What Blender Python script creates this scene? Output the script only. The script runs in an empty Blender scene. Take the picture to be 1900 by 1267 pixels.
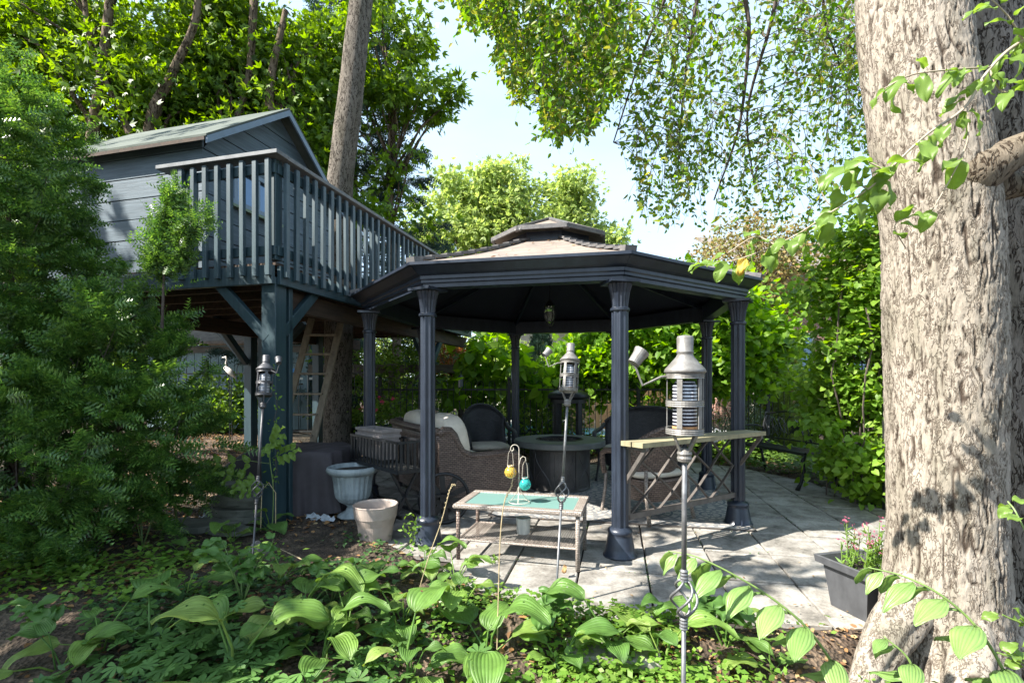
import bpy, math, random
import numpy as np
from mathutils import Vector, Matrix
S = bpy.context.scene
random.seed(5); rng = np.random.default_rng(11)
PI = math.pi
F, CH, HZ = 912.0, 1.31, 712.0            # focal length in pixels, eye height, horizon row
# ---------------------------------------------------------------- camera, world, sun, exposure
cam = bpy.data.cameras.new('camera'); co = bpy.data.objects.new('camera', cam); S.collection.objects.link(co)
co.location = (0, 0, CH); co.rotation_euler = (PI/2, 0, 0)
cam.sensor_width = 36; cam.lens = F/1900*36; cam.shift_y = (HZ-633.5)/1900
cam.clip_start = 0.05; cam.clip_end = 600
S.camera = co
SUN_TO = Vector((-0.93, -0.36, 1.0)).normalized()   # towards the sun
w = bpy.data.worlds.new('World'); S.world = w; w.use_nodes = True
nt = w.node_tree; nt.nodes.clear()
out = nt.nodes.new('ShaderNodeOutputWorld'); bg = nt.nodes.new('ShaderNodeBackground'); sky = nt.nodes.new('ShaderNodeTexSky')
sky.sky_type = 'NISHITA'; sky.sun_disc = False
sky.sun_elevation = math.asin(SUN_TO.z); sky.sun_rotation = math.atan2(SUN_TO.x, SUN_TO.y) % (2*PI)
sky.air_density = 1.0; sky.dust_density = 1.2; sky.ozone_density = 1.0
# thin high cloud: whiter streaks over the blue
tc = nt.nodes.new('ShaderNodeTexCoord'); mp = nt.nodes.new('ShaderNodeMapping'); mp.inputs['Scale'].default_value = (1.0, 1.6, 3.2)
cn = nt.nodes.new('ShaderNodeTexNoise'); cn.inputs['Scale'].default_value = 1.5; cn.inputs['Detail'].default_value = 5
cr = nt.nodes.new('ShaderNodeMapRange'); cr.inputs['From Min'].default_value = .35; cr.inputs['From Max'].default_value = .75
cr.inputs['To Min'].default_value = .42; cr.inputs['To Max'].default_value = .78
mx = nt.nodes.new('ShaderNodeMix'); mx.data_type = 'RGBA'; mx.inputs['B'].default_value = (3.1, 4.1, 4.9, 1)
nt.links.new(tc.outputs['Generated'], mp.inputs[0]); nt.links.new(mp.outputs[0], cn.inputs['Vector'])
nt.links.new(cn.outputs['Fac'], cr.inputs['Value']); nt.links.new(cr.outputs[0], mx.inputs['Factor'])
nt.links.new(sky.outputs[0], mx.inputs['A']); nt.links.new(mx.outputs['Result'], bg.inputs['Color'])
bg.inputs['Strength'].default_value = 0.104
nt.links.new(bg.outputs[0], out.inputs['Surface'])
sd = bpy.data.lights.new('sun', 'SUN'); sd.energy = 4.7; sd.angle = math.radians(.53); sd.color = (1, .945, .85)
so = bpy.data.objects.new('sun', sd); S.collection.objects.link(so)
so.rotation_euler = (-SUN_TO).to_track_quat('-Z', 'Y').to_euler()
S.view_settings.view_transform = 'Standard'; S.view_settings.look = 'None'; S.view_settings.gamma = 1
S.view_settings.use_curve_mapping = False
S.view_settings.exposure = 1.85
S.cycles.max_bounces = 6; S.cycles.diffuse_bounces = 3; S.cycles.glossy_bounces = 3
S.cycles.transmission_bounces = 5; S.cycles.transparent_max_bounces = 10; S.cycles.sample_clamp_indirect = 4
S.cycles.use_denoising = True

# ---------------------------------------------------------------- helpers
def Wp(px, py, Y): return Vector(((px-950)*Y/F, Y, CH-(py-HZ)*Y/F))
def G(px, py):
    Y = CH*F/(py-HZ); return Vector(((px-950)*Y/F, Y, 0))
def sm(a, b, x):
    t = np.clip((x-a)/(b-a), 0, 1); return t*t*(3-2*t)
def vnoise(x, y, z, seed=0):
    xi, yi, zi = np.floor(x).astype(np.int64), np.floor(y).astype(np.int64), np.floor(z).astype(np.int64)
    fx, fy, fz = x-xi, y-yi, z-zi
    fx, fy, fz = [t*t*(3-2*t) for t in (fx, fy, fz)]
    def h(a, b, c):
        n = (a*374761393+b*668265263+c*2147483647+seed*974634777) & 0xffffffff
        n = ((n ^ (n >> 13))*1274126177) & 0xffffffff
        return ((n ^ (n >> 16)) & 0xffff)/32767.5-1
    r = 0
    for dx in (0, 1):
        for dy in (0, 1):
            for dz in (0, 1):
                r = r+h(xi+dx, yi+dy, zi+dz)*(fx if dx else 1-fx)*(fy if dy else 1-fy)*(fz if dz else 1-fz)
    return r
PATIO = [(-1.0, 4.0), (-1.35, 4.8), (-1.7, 5.7), (-2.2, 8.4), (2.8, 8.6), (3.6, 7.6), (3.98, 6.6), (4.05, 5.24), (3.95, 4.2),
         (3.1, 3.2), (2.3, 2.85), (1.95, 2.62), (1.46, 2.60), (.9, 2.66), (.33, 2.75), (-.24, 3.12)]
def in_patio(x, y):
    x = np.asarray(x, float); y = np.asarray(y, float); ins = np.zeros(x.shape, bool); dmin = np.full(x.shape, 1e9)
    n = len(PATIO)
    for i in range(n):
        x1, y1 = PATIO[i]; x2, y2 = PATIO[(i+1) % n]
        c = ((y1 > y) != (y2 > y)) & (x < (x2-x1)*(y-y1)/((y2-y1)+1e-12)+x1); ins ^= c
        t = np.clip(((x-x1)*(x2-x1)+(y-y1)*(y2-y1))/((x2-x1)**2+(y2-y1)**2), 0, 1)
        dmin = np.minimum(dmin, np.hypot(x-x1-t*(x2-x1), y-y1-t*(y2-y1)))
    return np.where(ins, dmin, -dmin)      # positive inside
def gz(x, y):
    x = np.asarray(x, float); y = np.asarray(y, float)
    z = .012+.03*vnoise(x*1.3, y*1.3, x*0, 3)+.012*vnoise(x*5, y*5, x*0, 4)+.006*vnoise(x*15, y*15, x*0, 5)
    z = z-.10*sm(2.9, 2.2, y)
    z = z+.36*sm(-2.6, -4.2, x)*sm(5.2, 7.8, y)*sm(16, 11, y)
    d = in_patio(x, y)
    z = np.where(d > -.25, z*sm(.0, -.25, d)+.022*sm(.06, -.06, d)-.07*sm(-.02, .10, d), z)
    return z
def gzf(x, y): return float(gz(np.array([x]), np.array([y]))[0])

ROOT = {}
def thing(name, loc, label, cat, rz=0, group=None):
    o = bpy.data.objects.new(name, None); S.collection.objects.link(o)
    o.location = loc; o.rotation_euler = (0, 0, rz); o.empty_display_size = .1
    o['label'] = label; o['category'] = cat
    if group: o['group'] = group
    ROOT[o] = Matrix.Translation(Vector(loc)) @ Matrix.Rotation(rz, 4, 'Z')
    return o
def tag(o, label=None, cat=None, group=None, kind=None):
    for k, v in (('label', label), ('category', cat), ('group', group), ('kind', kind)):
        if v: o[k] = v
    return o
def mkmesh(name, V, Fs, mat, smooth=False, uv=True):
    me = bpy.data.meshes.new(name)
    me.from_pydata([tuple(v) for v in V], [], Fs)
    if uv: boxuv(me)
    if mat: me.materials.append(mat)
    if smooth: me.polygons.foreach_set('use_smooth', [True]*len(me.polygons))
    me.update()
    return me
def boxuv(me):
    n = len(me.loops); 
    if not n: return
    co_ = np.empty(len(me.vertices)*3); me.vertices.foreach_get('co', co_); co_ = co_.reshape(-1, 3)
    vi = np.empty(n, np.int32); me.loops.foreach_get('vertex_index', vi)
    pn = np.empty(len(me.polygons)*3); me.polygons.foreach_get('normal', pn); pn = np.abs(pn.reshape(-1, 3))
    lt = np.empty(len(me.polygons), np.int32); me.polygons.foreach_get('loop_total', lt)
    ax = np.repeat(pn.argmax(1), lt); c = co_[vi]
    uv = np.where((ax == 0)[:, None], c[:, [1, 2]], np.where((ax == 1)[:, None], c[:, [0, 2]], c[:, [0, 1]]))
    l = me.uv_layers.new(name='UVMap'); l.data.foreach_set('uv', uv.astype(np.float32).ravel())
def link(name, me, parent=None, loc=None, rot=None):
    o = bpy.data.objects.new(name, me); S.collection.objects.link(o)
    if parent is not None: o.parent = parent
    if loc is not None: o.location = loc
    if rot is not None: o.rotation_euler = rot
    return o
class MB:
    def __init__(s): s.V = []; s.F = []
    def add(s, V, Fs):
        n = len(s.V); s.V += [Vector(v) for v in V]; s.F += [[i+n for i in f] for f in Fs]; return s
    def box(s, c, d, R=None, bev=0):
        c = Vector(c); hx, hy, hz = d[0]/2, d[1]/2, d[2]/2
        if bev <= 0:
            v = [Vector((x, y, z)) for x in (-hx, hx) for y in (-hy, hy) for z in (-hz, hz)]
            f = [(0, 1, 3, 2), (4, 6, 7, 5), (0, 4, 5, 1), (2, 3, 7, 6), (0, 2, 6, 4), (1, 5, 7, 3)]
        else:
            b = min(bev, hx*.9, hy*.9, hz*.9); v = []; idx = {}
            for sx in (-1, 1):
                for sy in (-1, 1):
                    for sz in (-1, 1):
                        for k in range(3):
                            p = [sx*hx, sy*hy, sz*hz]
                            for j in range(3):
                                if j != k: p[j] -= b*(sx, sy, sz)[j]
                            idx[(sx, sy, sz, k)] = len(v); v.append(Vector(p))
            f = []
            for k in range(3):
                a, c2 = [(1, 2), (2, 0), (0, 1)][k]
                for q in (-1, 1):
                    fs = []
                    for (p1, p2) in ((-1, -1), (1, -1), (1, 1), (-1, 1)):
                        t = [0, 0, 0]; t[k] = q; t[a] = p1; t[c2] = p2; fs.append(idx[(*t, k)])
                    f.append(fs if q > 0 else fs[::-1])
                for p1 in (-1, 1):
                    for p2 in (-1, 1):
                        t0 = [0, 0, 0]; t1 = [0, 0, 0]; t0[k] = -1; t1[k] = 1; t0[a] = t1[a] = p1; t0[c2] = t1[c2] = p2
                        fs = [idx[(*t0, a)], idx[(*t1, a)], idx[(*t1, c2)], idx[(*t0, c2)]]
                        f.append(fs if p1*p2 < 0 else fs[::-1])
            for sx in (-1, 1):
                for sy in (-1, 1):
                    for sz in (-1, 1):
                        fs = [idx[(sx, sy, sz, k)] for k in range(3)]; f.append(fs if sx*sy*sz > 0 else fs[::-1])
        if R is not None: v = [R @ p for p in v]
        return s.add([p+c for p in v], f)
    def bar(s, a, b, wd, th, up=(0, 0, 1), bev=0):
        a = Vector(a); b = Vector(b); x = (b-a); L = x.length; x.normalize(); u = Vector(up)
        y = u.cross(x)
        if y.length < 1e-4: y = Vector((0, 1, 0)).cross(x)
        y.normalize(); z = x.cross(y)
        R = Matrix((x, y, z)).transposed()
        return s.box((a+b)/2, (L, wd, th), R, bev)
    def tube(s, P, r, n=8, cap=True, sq=1.0):
        P = [Vector(p) for p in P]; m = len(P); rr = r if hasattr(r, '__len__') else [r]*m
        T = [(P[min(i+1, m-1)]-P[max(i-1, 0)]).normalized() for i in range(m)]
        u = T[0].orthogonal().normalized(); V = []
        for i in range(m):
            u = (u-T[i]*u.dot(T[i]))
            if u.length < 1e-6: u = T[i].orthogonal()
            u.normalize(); v = T[i].cross(u)
            V += [P[i]+(u*math.cos(2*PI*k/n)+v*math.sin(2*PI*k/n)*sq)*rr[i] for k in range(n)]
        Fs = [(i*n+k, i*n+(k+1) % n, (i+1)*n+(k+1) % n, (i+1)*n+k) for i in range(m-1) for k in range(n)]
        if cap: Fs += [list(range(n))[::-1], [(m-1)*n+k for k in range(n)]]
        return s.add(V, Fs)
    def lathe(s, prof, n=24, c=(0, 0, 0), cap=(True, True), flute=0, fn=0, axis=None):
        c = Vector(c); V = []; 
        for (r, z) in prof:
            for k in range(n):
                a = 2*PI*k/n; q = r*(1-flute*(.5+.5*math.cos(fn*a))) if flute else r
                V.append(Vector((q*math.cos(a), q*math.sin(a), z)))
        if axis is not None:
            R = Vector((0, 0, 1)).rotation_difference(Vector(axis)).to_matrix(); V = [R @ v for v in V]
        V = [v+c for v in V]
        m = len(prof); Fs = [(i*n+k, i*n+(k+1) % n, (i+1)*n+(k+1) % n, (i+1)*n+k) for i in range(m-1) for k in range(n)]
        if cap[0]: Fs.append(list(range(n))[::-1])
        if cap[1]: Fs.append([(m-1)*n+k for k in range(n)])
        return s.add(V, Fs)
    def prism(s, A, B):
        n = len(A); return s.add(list(A)+list(B), [list(range(n))[::-1], list(range(n, 2*n))]+[(i, (i+1) % n, n+(i+1) % n, n+i) for i in range(n)])
    def grid(s, P, closed=False):          # P[i][j]
        m, n = len(P), len(P[0]); V = [p for row in P for p in row]
        Fs = [(i*n+j, i*n+(j+1) % n, (i+1)*n+(j+1) % n, (i+1)*n+j) for i in range(m-1) for j in range(n if closed else n-1)]
        return s.add(V, Fs)
    def build(s, name, mat, parent=None, world=False, smooth=False, kind=None, label=None, fixn=True):
        V = s.V
        if world and parent is not None:
            p = parent
            while p.parent is not None: p = p.parent
            M = ROOT[p].inverted(); V = [M @ v for v in V]
        me = mkmesh(name, V, s.F, mat, smooth)
        o = link(name, me, parent)
        if kind: o['kind'] = kind
        if label: o['label'] = label
        return o
def mesh_np(name, V, quads=None, tris=None, mat=None, smooth=False, uvs=None, attrs=None):
    me = bpy.data.meshes.new(name); me.vertices.add(len(V)); me.vertices.foreach_set('co', np.asarray(V, np.float32).ravel())
    parts = []; 
    if quads is not None and len(quads): parts.append((np.asarray(quads, np.int32), 4))
    if tris is not None and len(tris): parts.append((np.asarray(tris, np.int32), 3))
    nl = sum(p.size for p, k in parts); npoly = sum(len(p) for p, k in parts)
    me.loops.add(nl); me.polygons.add(npoly)
    me.loops.foreach_set('vertex_index', np.concatenate([p.ravel() for p, k in parts]))
    tot = np.concatenate([np.full(len(p), k, np.int32) for p, k in parts]); st = np.concatenate([[0], np.cumsum(tot)[:-1]]).astype(np.int32)
    me.polygons.foreach_set('loop_start', st)
    try: me.polygons.foreach_set('loop_total', tot)
    except Exception: pass
    if smooth: me.polygons.foreach_set('use_smooth', np.ones(npoly, bool))
    if mat: me.materials.append(mat)
    for k, a in (attrs or {}).items():
        at = me.attributes.new(k, 'FLOAT', 'POINT'); at.data.foreach_set('value', np.asarray(a, np.float32))
    me.update(calc_edges=True); me.validate()
    return me
def unit(a): return a/(np.linalg.norm(a, axis=-1, keepdims=True)+1e-9)
def leaves_mesh(name, tmpl, pos, axis, nrm, size, mat, smooth=False):
    tv, tf = tmpl; tv = np.asarray(tv, float); N = len(pos)
    x = unit(axis); z = nrm-x*(nrm*x).sum(1, keepdims=True); z = unit(z); y = np.cross(z, x)
    sz = np.asarray(size)[:, None, None]
    V = pos[:, None, :]+sz*(tv[None, :, 0:1]*x[:, None, :]+tv[None, :, 1:2]*y[:, None, :]+tv[None, :, 2:3]*z[:, None, :])
    k = len(tv); base = (np.arange(N)*k)[:, None, None]
    q = np.array([f for f in tf if len(f) == 4], int); t = np.array([f for f in tf if len(f) == 3], int)
    Q = (q[None]+base).reshape(-1, 4) if len(q) else None; T = (t[None]+base).reshape(-1, 3) if len(t) else None
    return mesh_np(name, V.reshape(-1, 3), Q, T, mat, smooth)
def rdir(n, up=0.0, spread=1.0):
    v = rng.normal(size=(n, 3))*spread; v[:, 2] += up; return unit(v)
# leaf templates: x along the leaf, y across, z up
T_LEAF = ([(0, 0, 0), (.3, .26, .05), (.7, .2, .03), (1, 0, -.1), (.7, -.2, .03), (.3, -.26, .05)], [(0, 3, 2, 1), (0, 5, 4, 3)])
T_NARROW = ([(0, 0, 0), (.35, .14, .03), (1, 0, -.08), (.35, -.14, .03)], [(0, 3, 2, 1)])
T_SMALL = ([(0, 0, 0), (.45, .32, .04), (1, 0, -.06), (.45, -.32, .04)], [(0, 3, 2, 1)])
T_HEART = ([(.1, 0, 0), (-.06, .3, .03), (.3, .46, .06), (.75, .26, .02), (1.05, 0, -.12), (.75, -.26, .02), (.3, -.46, .06), (-.06, -.3, .03)],
           [(0, 3, 2, 1), (0, 4, 3), (0, 5, 4), (0, 7, 6, 5)])
def _compound(n=5):
    V = []; Fs = []
    for i in range(n):
        a = (i-(n-1)/2)*.62; c, s_ = math.cos(a), math.sin(a); L = .95-abs(i-(n-1)/2)*.14; b = len(V); ox = .12
        for (x, y, z) in [(0, 0, 0), (.45*L, .15, .03), (L, 0, -.12), (.45*L, -.15, .03)]:
            V.append((ox+c*x-s_*y, s_*x+c*y, z))
        Fs.append((b, b+3, b+2, b+1))
    return V, Fs
T_COMP = _compound(5); T_TRI = _compound(3)
def _spray(n, L, wd, tilt):
    V = [(0, .008, 0), (1, .004, -.1), (1, -.004, -.1), (0, -.008, 0)]; Fs = [(0, 3, 2, 1)]
    for i in range(n):
        t = .08+.92*i/(n-1); l = L*(1-.55*t**2)
        for s_ in (-1, 1):
            b = len(V); V += [(t-.012, 0, -.1*t*t), (t+wd, 0, -.1*t*t), (t+l*.7, s_*l, tilt-.1*t*t)]; Fs.append((b, b+1, b+2) if s_ > 0 else (b, b+2, b+1))
    return V, Fs
T_YEW = _spray(5, .34, .13, .05)
T_IVY = ([(0, 0, 0), (.2, .5, 0), (.45, .25, .05), (1, 0, -.05), (.45, -.25, .05), (.2, -.5, 0)], [(0, 2, 1), (0, 3, 2), (0, 4, 3), (0, 5, 4)])
def _palm():
    V = [(.1, 0, 0)]; Fs = []
    for i in range(5):
        a = (i-2)*.72; b = len(V)
        for (r, da) in ((.45, -.3), (.72, -.2), (1.0-.12*abs(i-2), 0), (.72, .2), (.45, .3)):
            V.append((.1+r*math.cos(a+da), r*math.sin(a+da), .05-.08*r))
        Fs += [(0, b, b+1), (0, b+1, b+2), (0, b+2, b+3), (0, b+3, b+4)]
    return V, Fs
T_PALM = _palm()
# ---------------------------------------------------------------- materials
def nmat(name):
    m = bpy.data.materials.new(name); m.use_nodes = True; t = m.node_tree; b = t.nodes['Principled BSDF']; return m, t, b
def N(t, k, **kw):
    n = t.nodes.new(k)
    for a, v in kw.items():
        if a in n.inputs: n.inputs[a].default_value = v
        else: setattr(n, a, v)
    return n
def ramp(t, src, stops):
    r = t.nodes.new('ShaderNodeValToRGB'); e = r.color_ramp.elements
    while len(e) < len(stops): e.new(.5)
    for i, (p, c) in enumerate(stops): e[i].position = p; e[i].color = (*c, 1) if len(c) == 3 else c
    t.links.new(src, r.inputs[0]); return r.outputs[0]
def coords(t, kind='Object', scale=(1, 1, 1), rot=(0, 0, 0)):
    c = t.nodes.new('ShaderNodeTexCoord'); m = t.nodes.new('ShaderNodeMapping'); m.inputs['Scale'].default_value = scale; m.inputs['Rotation'].default_value = rot
    t.links.new(c.outputs[kind], m.inputs[0]); return m.outputs[0]
def bump(t, b, src, dist=.005, st=.6):
    n = t.nodes.new('ShaderNodeBump'); n.inputs['Distance'].default_value = dist; n.inputs['Strength'].default_value = st
    t.links.new(src, n.inputs['Height']); t.links.new(n.outputs[0], b.inputs['Normal']); return n
def dark(c, k): return tuple(x*k for x in c)
def plain(name, c, rough=.5, metal=0, c2=None, scale=(6, 6, 6), bmp=.002, spec=.5, lo=.35, hi=.7, det=5, worn=None):
    m, t, b = nmat(name); v = coords(t, 'Object', scale); n = N(t, 'ShaderNodeTexNoise', Scale=1.0, Detail=det, Roughness=.65); t.links.new(v, n.inputs['Vector'])
    c2 = c2 or dark(c, .6)
    st = [(lo, c2), (hi, c)]
    if worn: st = [(lo, c2), (hi, c), (min(hi+.12, .97), c), (min(hi+.16, 1), worn)]
    t.links.new(ramp(t, n.outputs['Fac'], st), b.inputs['Base Color'])
    b.inputs['Roughness'].default_value = rough; b.inputs['Metallic'].default_value = metal; b.inputs['Specular IOR Level'].default_value = spec
    if bmp: bump(t, b, n.outputs['Fac'], bmp)
    return m
def leafm(name, cols, rough=.42, trans=.4, holes=False, spec=.35, veins=0):
    m, t, b = nmat(name); g = N(t, 'ShaderNodeNewGeometry'); 
    r = N(t, 'ShaderNodeValToRGB'); e = r.color_ramp.elements
    while len(e) < len(cols): e.new(.5)
    for i, c in enumerate(cols): e[i].position = i/(len(cols)-1) if len(cols) > 1 else 0; e[i].color = (*c, 1)
    if veins:
        oi = N(t, 'ShaderNodeObjectInfo'); t.links.new(oi.outputs['Random'], r.inputs[0])
    else: t.links.new(g.outputs['Random Per Island'], r.inputs[0])
    col = r.outputs[0]
    n = N(t, 'ShaderNodeTexNoise', Scale=3.0 if not veins else 14.0, Detail=3); v = coords(t, 'Object'); t.links.new(v, n.inputs['Vector'])
    mr = N(t, 'ShaderNodeMapRange'); mr.inputs['From Min'].default_value = .3; mr.inputs['From Max'].default_value = .7; mr.inputs['To Min'].default_value = .72; mr.inputs['To Max'].default_value = 1.25
    t.links.new(n.outputs['Fac'], mr.inputs['Value'])
    mu = N(t, 'ShaderNodeMix', data_type='RGBA', blend_type='MULTIPLY'); mu.inputs['Factor'].default_value = 1
    t.links.new(col, mu.inputs['A']); t.links.new(mr.outputs[0], mu.inputs['B']); col = mu.outputs['Result']
    if veins:
        uvn = N(t, 'ShaderNodeUVMap'); uvn.uv_map = 'leaf'; sx = N(t, 'ShaderNodeSeparateXYZ'); t.links.new(uvn.outputs[0], sx.inputs[0])
        mm = N(t, 'ShaderNodeMath', operation='MULTIPLY'); mm.inputs[1].default_value = veins*2*PI; t.links.new(sx.outputs['Y'], mm.inputs[0])
        cs = N(t, 'ShaderNodeMath', operation='COSINE'); t.links.new(mm.outputs[0], cs.inputs[0])
        ab = N(t, 'ShaderNodeMath', operation='ABSOLUTE'); t.links.new(cs.outputs[0], ab.inputs[0])
        bump(t, b, ab.outputs[0], .004, .55)
        vr = N(t, 'ShaderNodeMapRange'); vr.inputs['From Min'].default_value = .0; vr.inputs['From Max'].default_value = .35; vr.inputs['To Min'].default_value = .78; vr.inputs['To Max'].default_value = 1.0
        t.links.new(ab.outputs[0], vr.inputs['Value'])
        m2 = N(t, 'ShaderNodeMix', data_type='RGBA', blend_type='MULTIPLY'); m2.inputs['Factor'].default_value = 1
        t.links.new(col, m2.inputs['A']); t.links.new(vr.outputs[0], m2.inputs['B']); col = m2.outputs['Result']
    t.links.new(col, b.inputs['Base Color']); b.inputs['Roughness'].default_value = rough; b.inputs['Specular IOR Level'].default_value = spec
    tr = N(t, 'ShaderNodeBsdfTranslucent'); h = N(t, 'ShaderNodeHueSaturation'); h.inputs['Hue'].default_value = .485; h.inputs['Saturation'].default_value = 1.15; h.inputs['Value'].default_value = 1.6
    t.links.new(col, h.inputs['Color']); t.links.new(h.outputs[0], tr.inputs['Color'])
    ms = N(t, 'ShaderNodeMixShader'); ms.inputs[0].default_value = trans; t.links.new(b.outputs[0], ms.inputs[1]); t.links.new(tr.outputs[0], ms.inputs[2])
    last = ms.outputs[0]
    if holes:
        vo = N(t, 'ShaderNodeTexVoronoi', Scale=38.0); t.links.new(v, vo.inputs['Vector'])
        n2 = N(t, 'ShaderNodeTexNoise', Scale=9.0); t.links.new(v, n2.inputs['Vector'])
        a = N(t, 'ShaderNodeMapRange'); a.inputs['From Min'].default_value = .43; a.inputs['From Max'].default_value = .75; a.inputs['To Min'].default_value = .0; a.inputs['To Max'].default_value = .36
        t.links.new(n2.outputs['Fac'], a.inputs['Value'])
        ls = N(t, 'ShaderNodeMath', operation='LESS_THAN'); t.links.new(vo.outputs['Distance'], ls.inputs[0]); t.links.new(a.outputs[0], ls.inputs[1])
        tp = N(t, 'ShaderNodeBsdfTransparent'); m3 = N(t, 'ShaderNodeMixShader'); t.links.new(ls.outputs[0], m3.inputs[0]); t.links.new(last, m3.inputs[1]); t.links.new(tp.outputs[0], m3.inputs[2]); last = m3.outputs[0]
    t.links.new(last, t.nodes['Material Output'].inputs['Surface'])
    return m
def barkm(name, light, mid, crack, sc=(20, 20, 6), bd=.012, attr=False):
    m, t, b = nmat(name); v = coords(t, 'Object', sc)
    n0 = N(t, 'ShaderNodeTexNoise', Scale=.5, Detail=2); t.links.new(v, n0.inputs['Vector'])
    ad = N(t, 'ShaderNodeVectorMath', operation='MULTIPLY_ADD'); ad.inputs[1].default_value = (1.6, 1.6, 1.6)
    t.links.new(n0.outputs['Color'], ad.inputs[0]); t.links.new(v, ad.inputs[2])
    na = N(t, 'ShaderNodeTexNoise', Scale=1.0, Detail=3.5, Roughness=.6, Distortion=.4); t.links.new(ad.outputs[0], na.inputs['Vector'])
    q1 = N(t, 'ShaderNodeMath', operation='SUBTRACT'); q1.inputs[1].default_value = .5; t.links.new(na.outputs['Fac'], q1.inputs[0])
    q2 = N(t, 'ShaderNodeMath', operation='ABSOLUTE'); t.links.new(q1.outputs[0], q2.inputs[0])
    nm_ = N(t, 'ShaderNodeTexNoise', Scale=.55, Detail=2); t.links.new(v, nm_.inputs['Vector'])
    q3 = N(t, 'ShaderNodeMapRange'); q3.inputs['From Min'].default_value = .5; q3.inputs['From Max'].default_value = .75; q3.inputs['To Max'].default_value = .12; t.links.new(nm_.outputs['Fac'], q3.inputs['Value'])
    vo = N(t, 'ShaderNodeMath', operation='ADD'); t.links.new(q2.outputs[0], vo.inputs[0]); t.links.new(q3.outputs[0], vo.inputs[1])
    n1 = N(t, 'ShaderNodeTexNoise', Scale=3.0, Detail=6, Roughness=.7); t.links.new(v, n1.inputs['Vector'])
    n2 = N(t, 'ShaderNodeTexNoise', Scale=.16, Detail=3); t.links.new(v, n2.inputs['Vector'])
    c1 = ramp(t, n1.outputs['Fac'], [(.3, mid), (.62, light)])
    c2 = ramp(t, vo.outputs[0], [(.0, tuple(min(1, c*2.2) for c in crack)), (.022, tuple(min(1, c*5) for c in crack)), (.05, (1, 1, 1))])
    mu = N(t, 'ShaderNodeMix', data_type='RGBA', blend_type='MULTIPLY'); mu.inputs['Factor'].default_value = .9 if not attr else .6
    t.links.new(c1, mu.inputs['A']); t.links.new(c2, mu.inputs['B']); col = mu.outputs['Result']
    c3 = ramp(t, n2.outputs['Fac'], [(.33, (.58, .60, .55)), (.48, (.86, .86, .84)), (.62, (1, 1, 1))])
    m4 = N(t, 'ShaderNodeMix', data_type='RGBA', blend_type='MULTIPLY'); m4.inputs['Factor'].default_value = .8; t.links.new(col, m4.inputs['A']); t.links.new(c3, m4.inputs['B']); col = m4.outputs['Result']
    if attr:
        at = N(t, 'ShaderNodeAttribute'); at.attribute_name = 'crack'
        m5 = N(t, 'ShaderNodeMix', data_type='RGBA'); m5.inputs['B'].default_value = (*crack, 1); t.links.new(at.outputs['Fac'], m5.inputs['Factor']); t.links.new(col, m5.inputs['A']); col = m5.outputs['Result']
    t.links.new(col, b.inputs['Base Color']); b.inputs['Roughness'].default_value = .95; b.inputs['Specular IOR Level'].default_value = .15
    s = N(t, 'ShaderNodeMath', operation='MULTIPLY_ADD'); s.inputs[1].default_value = .5
    mn = N(t, 'ShaderNodeMath', operation='MINIMUM'); mn.inputs[1].default_value = .07; mn2 = N(t, 'ShaderNodeMath', operation='MULTIPLY'); mn2.inputs[1].default_value = 10; t.links.new(vo.outputs[0], mn.inputs[0]); t.links.new(mn.outputs[0], mn2.inputs[0])
    t.links.new(n1.outputs['Fac'], s.inputs[0]); t.links.new(mn2.outputs[0], s.inputs[2]); bump(t, b, s.outputs[0], bd, .8)
    return m
def wickm(name, c, c2, sc=26, rough=.45):
    m, t, b = nmat(name); cu = t.nodes.new('ShaderNodeUVMap'); cu.uv_map = 'UVMap'
    br = N(t, 'ShaderNodeTexBrick', offset=.5); br.inputs['Scale'].default_value = sc; br.inputs['Mortar Size'].default_value = .085; br.inputs['Mortar Smooth'].default_value = .8
    br.inputs['Brick Width'].default_value = 1.15; br.inputs['Row Height'].default_value = .5; br.inputs['Color1'].default_value = (*c, 1); br.inputs['Color2'].default_value = (*c2, 1); br.inputs['Mortar'].default_value = (*dark(c2, .18), 1)
    t.links.new(cu.outputs[0], br.inputs['Vector']); t.links.new(br.outputs['Color'], b.inputs['Base Color'])
    b.inputs['Roughness'].default_value = rough
    iv = N(t, 'ShaderNodeMath', operation='SUBTRACT'); iv.inputs[0].default_value = 1; t.links.new(br.outputs['Fac'], iv.inputs[1]); bump(t, b, iv.outputs[0], .006, 1.0)
    return m
def glassm(name, c, rough=.08, tr=.8, alpha=1):
    m, t, b = nmat(name); b.inputs['Base Color'].default_value = (*c, 1); b.inputs['Roughness'].default_value = rough; b.inputs['Transmission Weight'].default_value = tr; b.inputs['IOR'].default_value = 1.4
    n = N(t, 'ShaderNodeTexNoise', Scale=8.0, Detail=3); v = coords(t, 'Object'); t.links.new(v, n.inputs['Vector']); bump(t, b, n.outputs['Fac'], .001, .2)
    return m
M = {}
M['gaz'] = plain('gazebo_metal', (.027, .036, .055), .36, .1, (.013, .018, .030), (14, 14, 5), .001, worn=(.10, .10, .10))
M['gazroof'] = plain('gazebo_roof_fabric', (.27, .22, .185), .8, 0, (.15, .125, .11), (5, 5, 9), .003)
M['gazcap'] = plain('gazebo_hip_trim', (.15, .14, .135), .6, 0, (.07, .07, .075), (18, 18, 18), .002)
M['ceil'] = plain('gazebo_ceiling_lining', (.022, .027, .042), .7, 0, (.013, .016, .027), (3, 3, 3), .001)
M['post'] = plain('deck_post_paint', (.026, .056, .068), .5, 0, (.016, .038, .050), (22, 22, 2.5), .002, worn=(.20, .22, .2))
M['bal'] = plain('baluster_paint', (.052, .088, .105), .45, 0, (.026, .047, .060), (30, 30, 3), .002, worn=(.28, .26, .22))
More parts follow.
